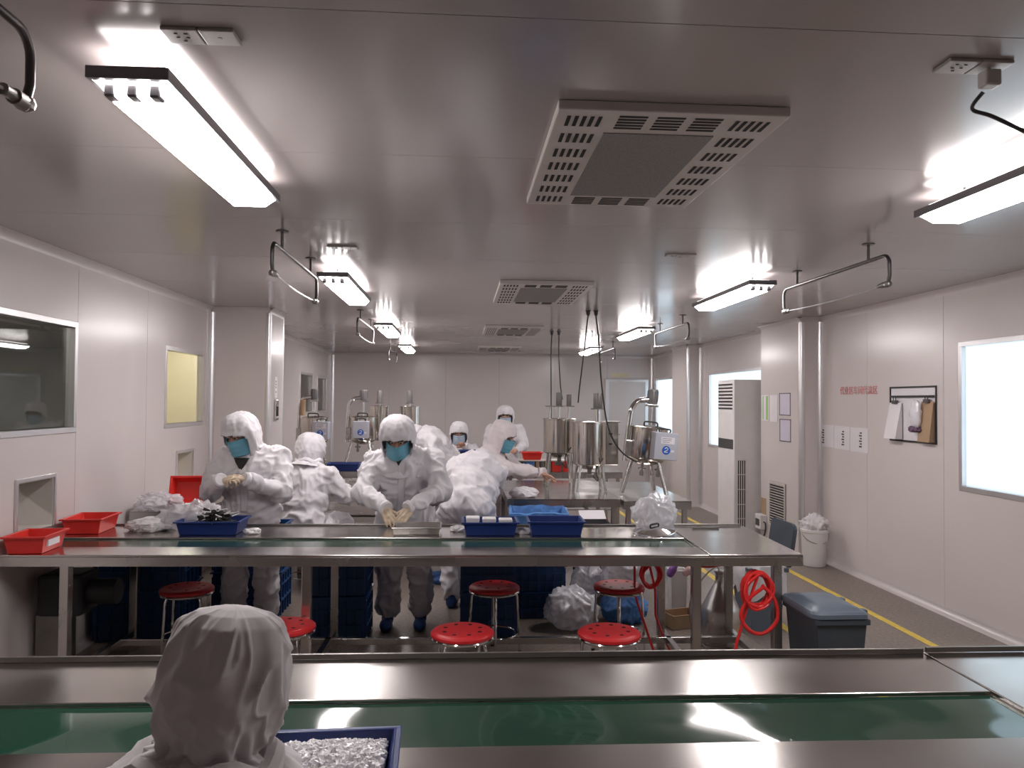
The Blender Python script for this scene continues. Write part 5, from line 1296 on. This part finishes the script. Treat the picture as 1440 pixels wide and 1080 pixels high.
coil('coiled red hose hanging behind the inner table leg', (1.27, 5.06, 0.50), 0.065, 5, [(1.30, 5.05, 0.4), (1.29, 5.0, 0.25), (1.33, 4.96, 0.12), (1.38, 4.94, 0.02)])
t = thing('red_hose', 'dark red hose slung under the table top at right', 'hose', (1.4, 4.6, 0.66), 0, 'red hoses')
MB().tube(spline([(1.16, 4.7, 0.735), (1.27, 4.65, 0.69), (1.42, 4.6, 0.66), (1.55, 4.55, 0.67), (1.66, 4.5, 0.73)], 8), 0.010).build('hose', 'red_hose', t, smooth=True)
t = thing('red_hose', 'thin red hose hanging straight beside the inner table leg', 'hose', (1.11, 4.9, 0.4), 0, 'red hoses')
MB().tube(spline([(1.10, 4.95, 0.74), (1.13, 4.93, 0.6), (1.14, 4.93, 0.4), (1.20, 4.9, 0.2), (1.26, 4.88, 0.02)], 8), 0.008).build('hose', 'red_hose', t, smooth=True)
# tub with gloves
t = tray('white_box', 'white box holding purple and pink gloves under the table', (1.72, 6.0, 0.10), (0.13, 0.12, 0.33), 0.0, 'white_plastic', cat='box', rim=0.004, k=0.01); t.location.z = 0.001
mat('glove_purple', (0.22, 0.08, 0.30), 0.5); mat('glove_pink', (0.62, 0.42, 0.40), 0.5)
for k, (dx, m_, a) in enumerate(((-0.02, 'glove_purple', 0.3), (0.04, 'glove_pink', 0.9))):
    hm = HANDS['relaxed'].copy(); hm.materials.clear(); hm.materials.append(M[m_])
    o = link('rubber_glove', hm); o.matrix_world = frame((1.70+dx*2.2, 5.93, 0.33), (0.2+a*0.3, -0.25, 0.8-a*0.4), (-0.6, 0, 0.4)) @ Matrix.Scale(1.15, 4)
    tag(o, ['purple rubber glove hanging out of the white box', 'pinkish rubber glove spreading from the white box'][k], 'glove')
t = tray('carton', 'flattened open cardboard carton on the floor under the table', (1.64, 5.62, 0.001), (0.24, 0.18, 0.10), 0.3, 'kraft', cat='box', rim=0.002, k=0.0)
# motor box at the left under the table
t = thing('drive_motor', 'dark conveyor drive motor on a bracket under the left table end', 'motor', (-2.28, 4.75, 0.0))
MB().box(-2.43, -2.18, 4.62, 4.86, 0.38, 0.62).build('gearbox', 'rubber', t, bevel=0.02)
MB().cyl((-2.18, 4.74, 0.50), (-2.02, 4.74, 0.50), 0.075, n=24).build('motor', 'rubber', t, smooth=True)
MB().box(-2.45, -2.30, 4.66, 4.82, 0.0, 0.38).build('bracket', 'steel_dark', t)
# basin on crates
t = tag(MB().lathe([(0, 0.0), (0.15, 0.0), (0.165, 0.01), (0.20, 0.085), (0.21, 0.088), (0.208, 0.080), (0.155, 0.006), (0, 0.006)], (0, 0, 0), 36).build('basin', 'white_plastic', smooth=True), 'shallow white basin on the crates behind the shaded stool', 'basin')
t.location = (-1.60, 6.10, 0.686)
# ================================================================== BACK BENCH THINGS
bx = 0.68
for k, (w_, m_, h_, nm) in enumerate(((0.09, 'bin_grey', 0.12, 'dark teal'), (0.12, 'light_blue_plastic', 0.12, 'blue'), (0.055, 'kraft', 0.12, 'brown'), (0.05, 'motor_grey', 0.12, 'grey'), (0.07, 'yellow_print', 0.12, 'yellow'), (0.13, 'red_plastic', 0.12, 'red'), (0.09, 'red_plastic', 0.12, 'second red'))):
    tray('storage_bin', '%s small bin in the row on the far narrow bench' % nm, (bx+w_/2, 9.35, 0.801), (w_-0.014, 0.24, h_), 0.0, m_, cat='bin', rim=0.003, k=0.006, grp='small coloured bins')
    bx += w_+0.006
tag(MB().box(0.66, 1.28, 9.21, 9.50, 0.925, 0.935).build('sheet_lid', 'cream_plastic'), 'pale sheet lying over the row of coloured bins', 'lid')
t_ = tray('plastic_tray', 'red tray lying on the sheet above the coloured bins', (0.87, 9.36, 0.9355), (0.24, 0.20, 0.09), 0.0, 'red_plastic', grp='red trays')
tray('plastic_tray', 'dark blue tray in front of the small far worker', (0.12, 10.85, 0.781), (0.30, 0.22, 0.08), 0.0, 'blue_plastic', grp='blue trays').location = (0.14, 9.60, 0.9505)
# steel pans on the left bench
for k, (x, y, rz) in enumerate(((-0.95, 7.55, 0.2), (-0.75, 7.75, -0.1), (-1.0, 7.95, 0.0))):
    tray('steel_pan', ['near steel pan on the bench beside the seated worker', 'middle steel pan on the bench left of the centre worker', 'rear steel pan on the bench beside the seated worker'][k], (x, y, 0.7605), (0.24, 0.16, 0.04+0.02*k), rz, 'steel', cat='pan', rim=0.008, k=0.008)
t = thing('black_box', 'open black box with pale flaps under the tank workbench', 'box', (1.30, 6.95, 0))
t.location = (1.12, 6.30, 0); W = wmat(t)
T_apply(MB_ := MB().box(-0.11, 0.11, -0.12, 0.12, 0, 0.004).box(-0.11, 0.11, -0.12, -0.114, 0.004, 0.66).box(-0.11, 0.11, 0.114, 0.12, 0.004, 0.66).box(-0.11, -0.104, -0.114, 0.114, 0.004, 0.66).box(0.104, 0.11, -0.114, 0.114, 0.004, 0.66), W); MB_.build('carton', 'dark_grey', t)
T_apply(MB_ := MB().cbox((0.0, 0.17, 0.69), (0.22, 0.12, 0.005), Matrix.Rotation(0.5, 3, 'X')), W); MB_.build('flap', 'paper', t)
import numpy as np, math
F=1080.0; CAM=np.array([0,0,1.65])
def mk(vx=648,vy=563,roll=0.008):
    # camera axes in world
    # image un-roll
    cx,cy=vx-720,vy-540
    c,s=math.cos(-roll),math.sin(-roll)
    ux,uy=c*cx-s*cy, s*cx+c*cy   # unrolled VP offset (y down)
    yaw=math.atan(-ux/F); pitch=math.atan(uy/math.hypot(F,ux))
    f=np.array([math.sin(yaw)*math.cos(pitch),math.cos(yaw)*math.cos(pitch),math.sin(pitch)])
    r=np.array([math.cos(yaw),-math.sin(yaw),0]); u=np.cross(r,f)
    # roll: image content rotated clockwise by roll => camera rotated ccw
    c,s=math.cos(roll),math.sin(roll)
    r2=c*r+s*u; u2=-s*r+c*u
    return r2,u2,f
R,U,Fw=mk()
def ray(px,py):
    d=R*(px-720)/F - U*(py-540)/F + Fw
    return d
def on(px,py,X=None,Y=None,Z=None):
    d=ray(px,py)
    if X is not None: t=(X-CAM[0])/d[0]
    elif Y is not None: t=(Y-CAM[1])/d[1]
    else: t=(Z-CAM[2])/d[2]
    return CAM+t*d
def pr(p):
    v=np.array(p)-CAM; z=v@Fw
    return 720+F*(v@R)/z, 540-F*(v@U)/z
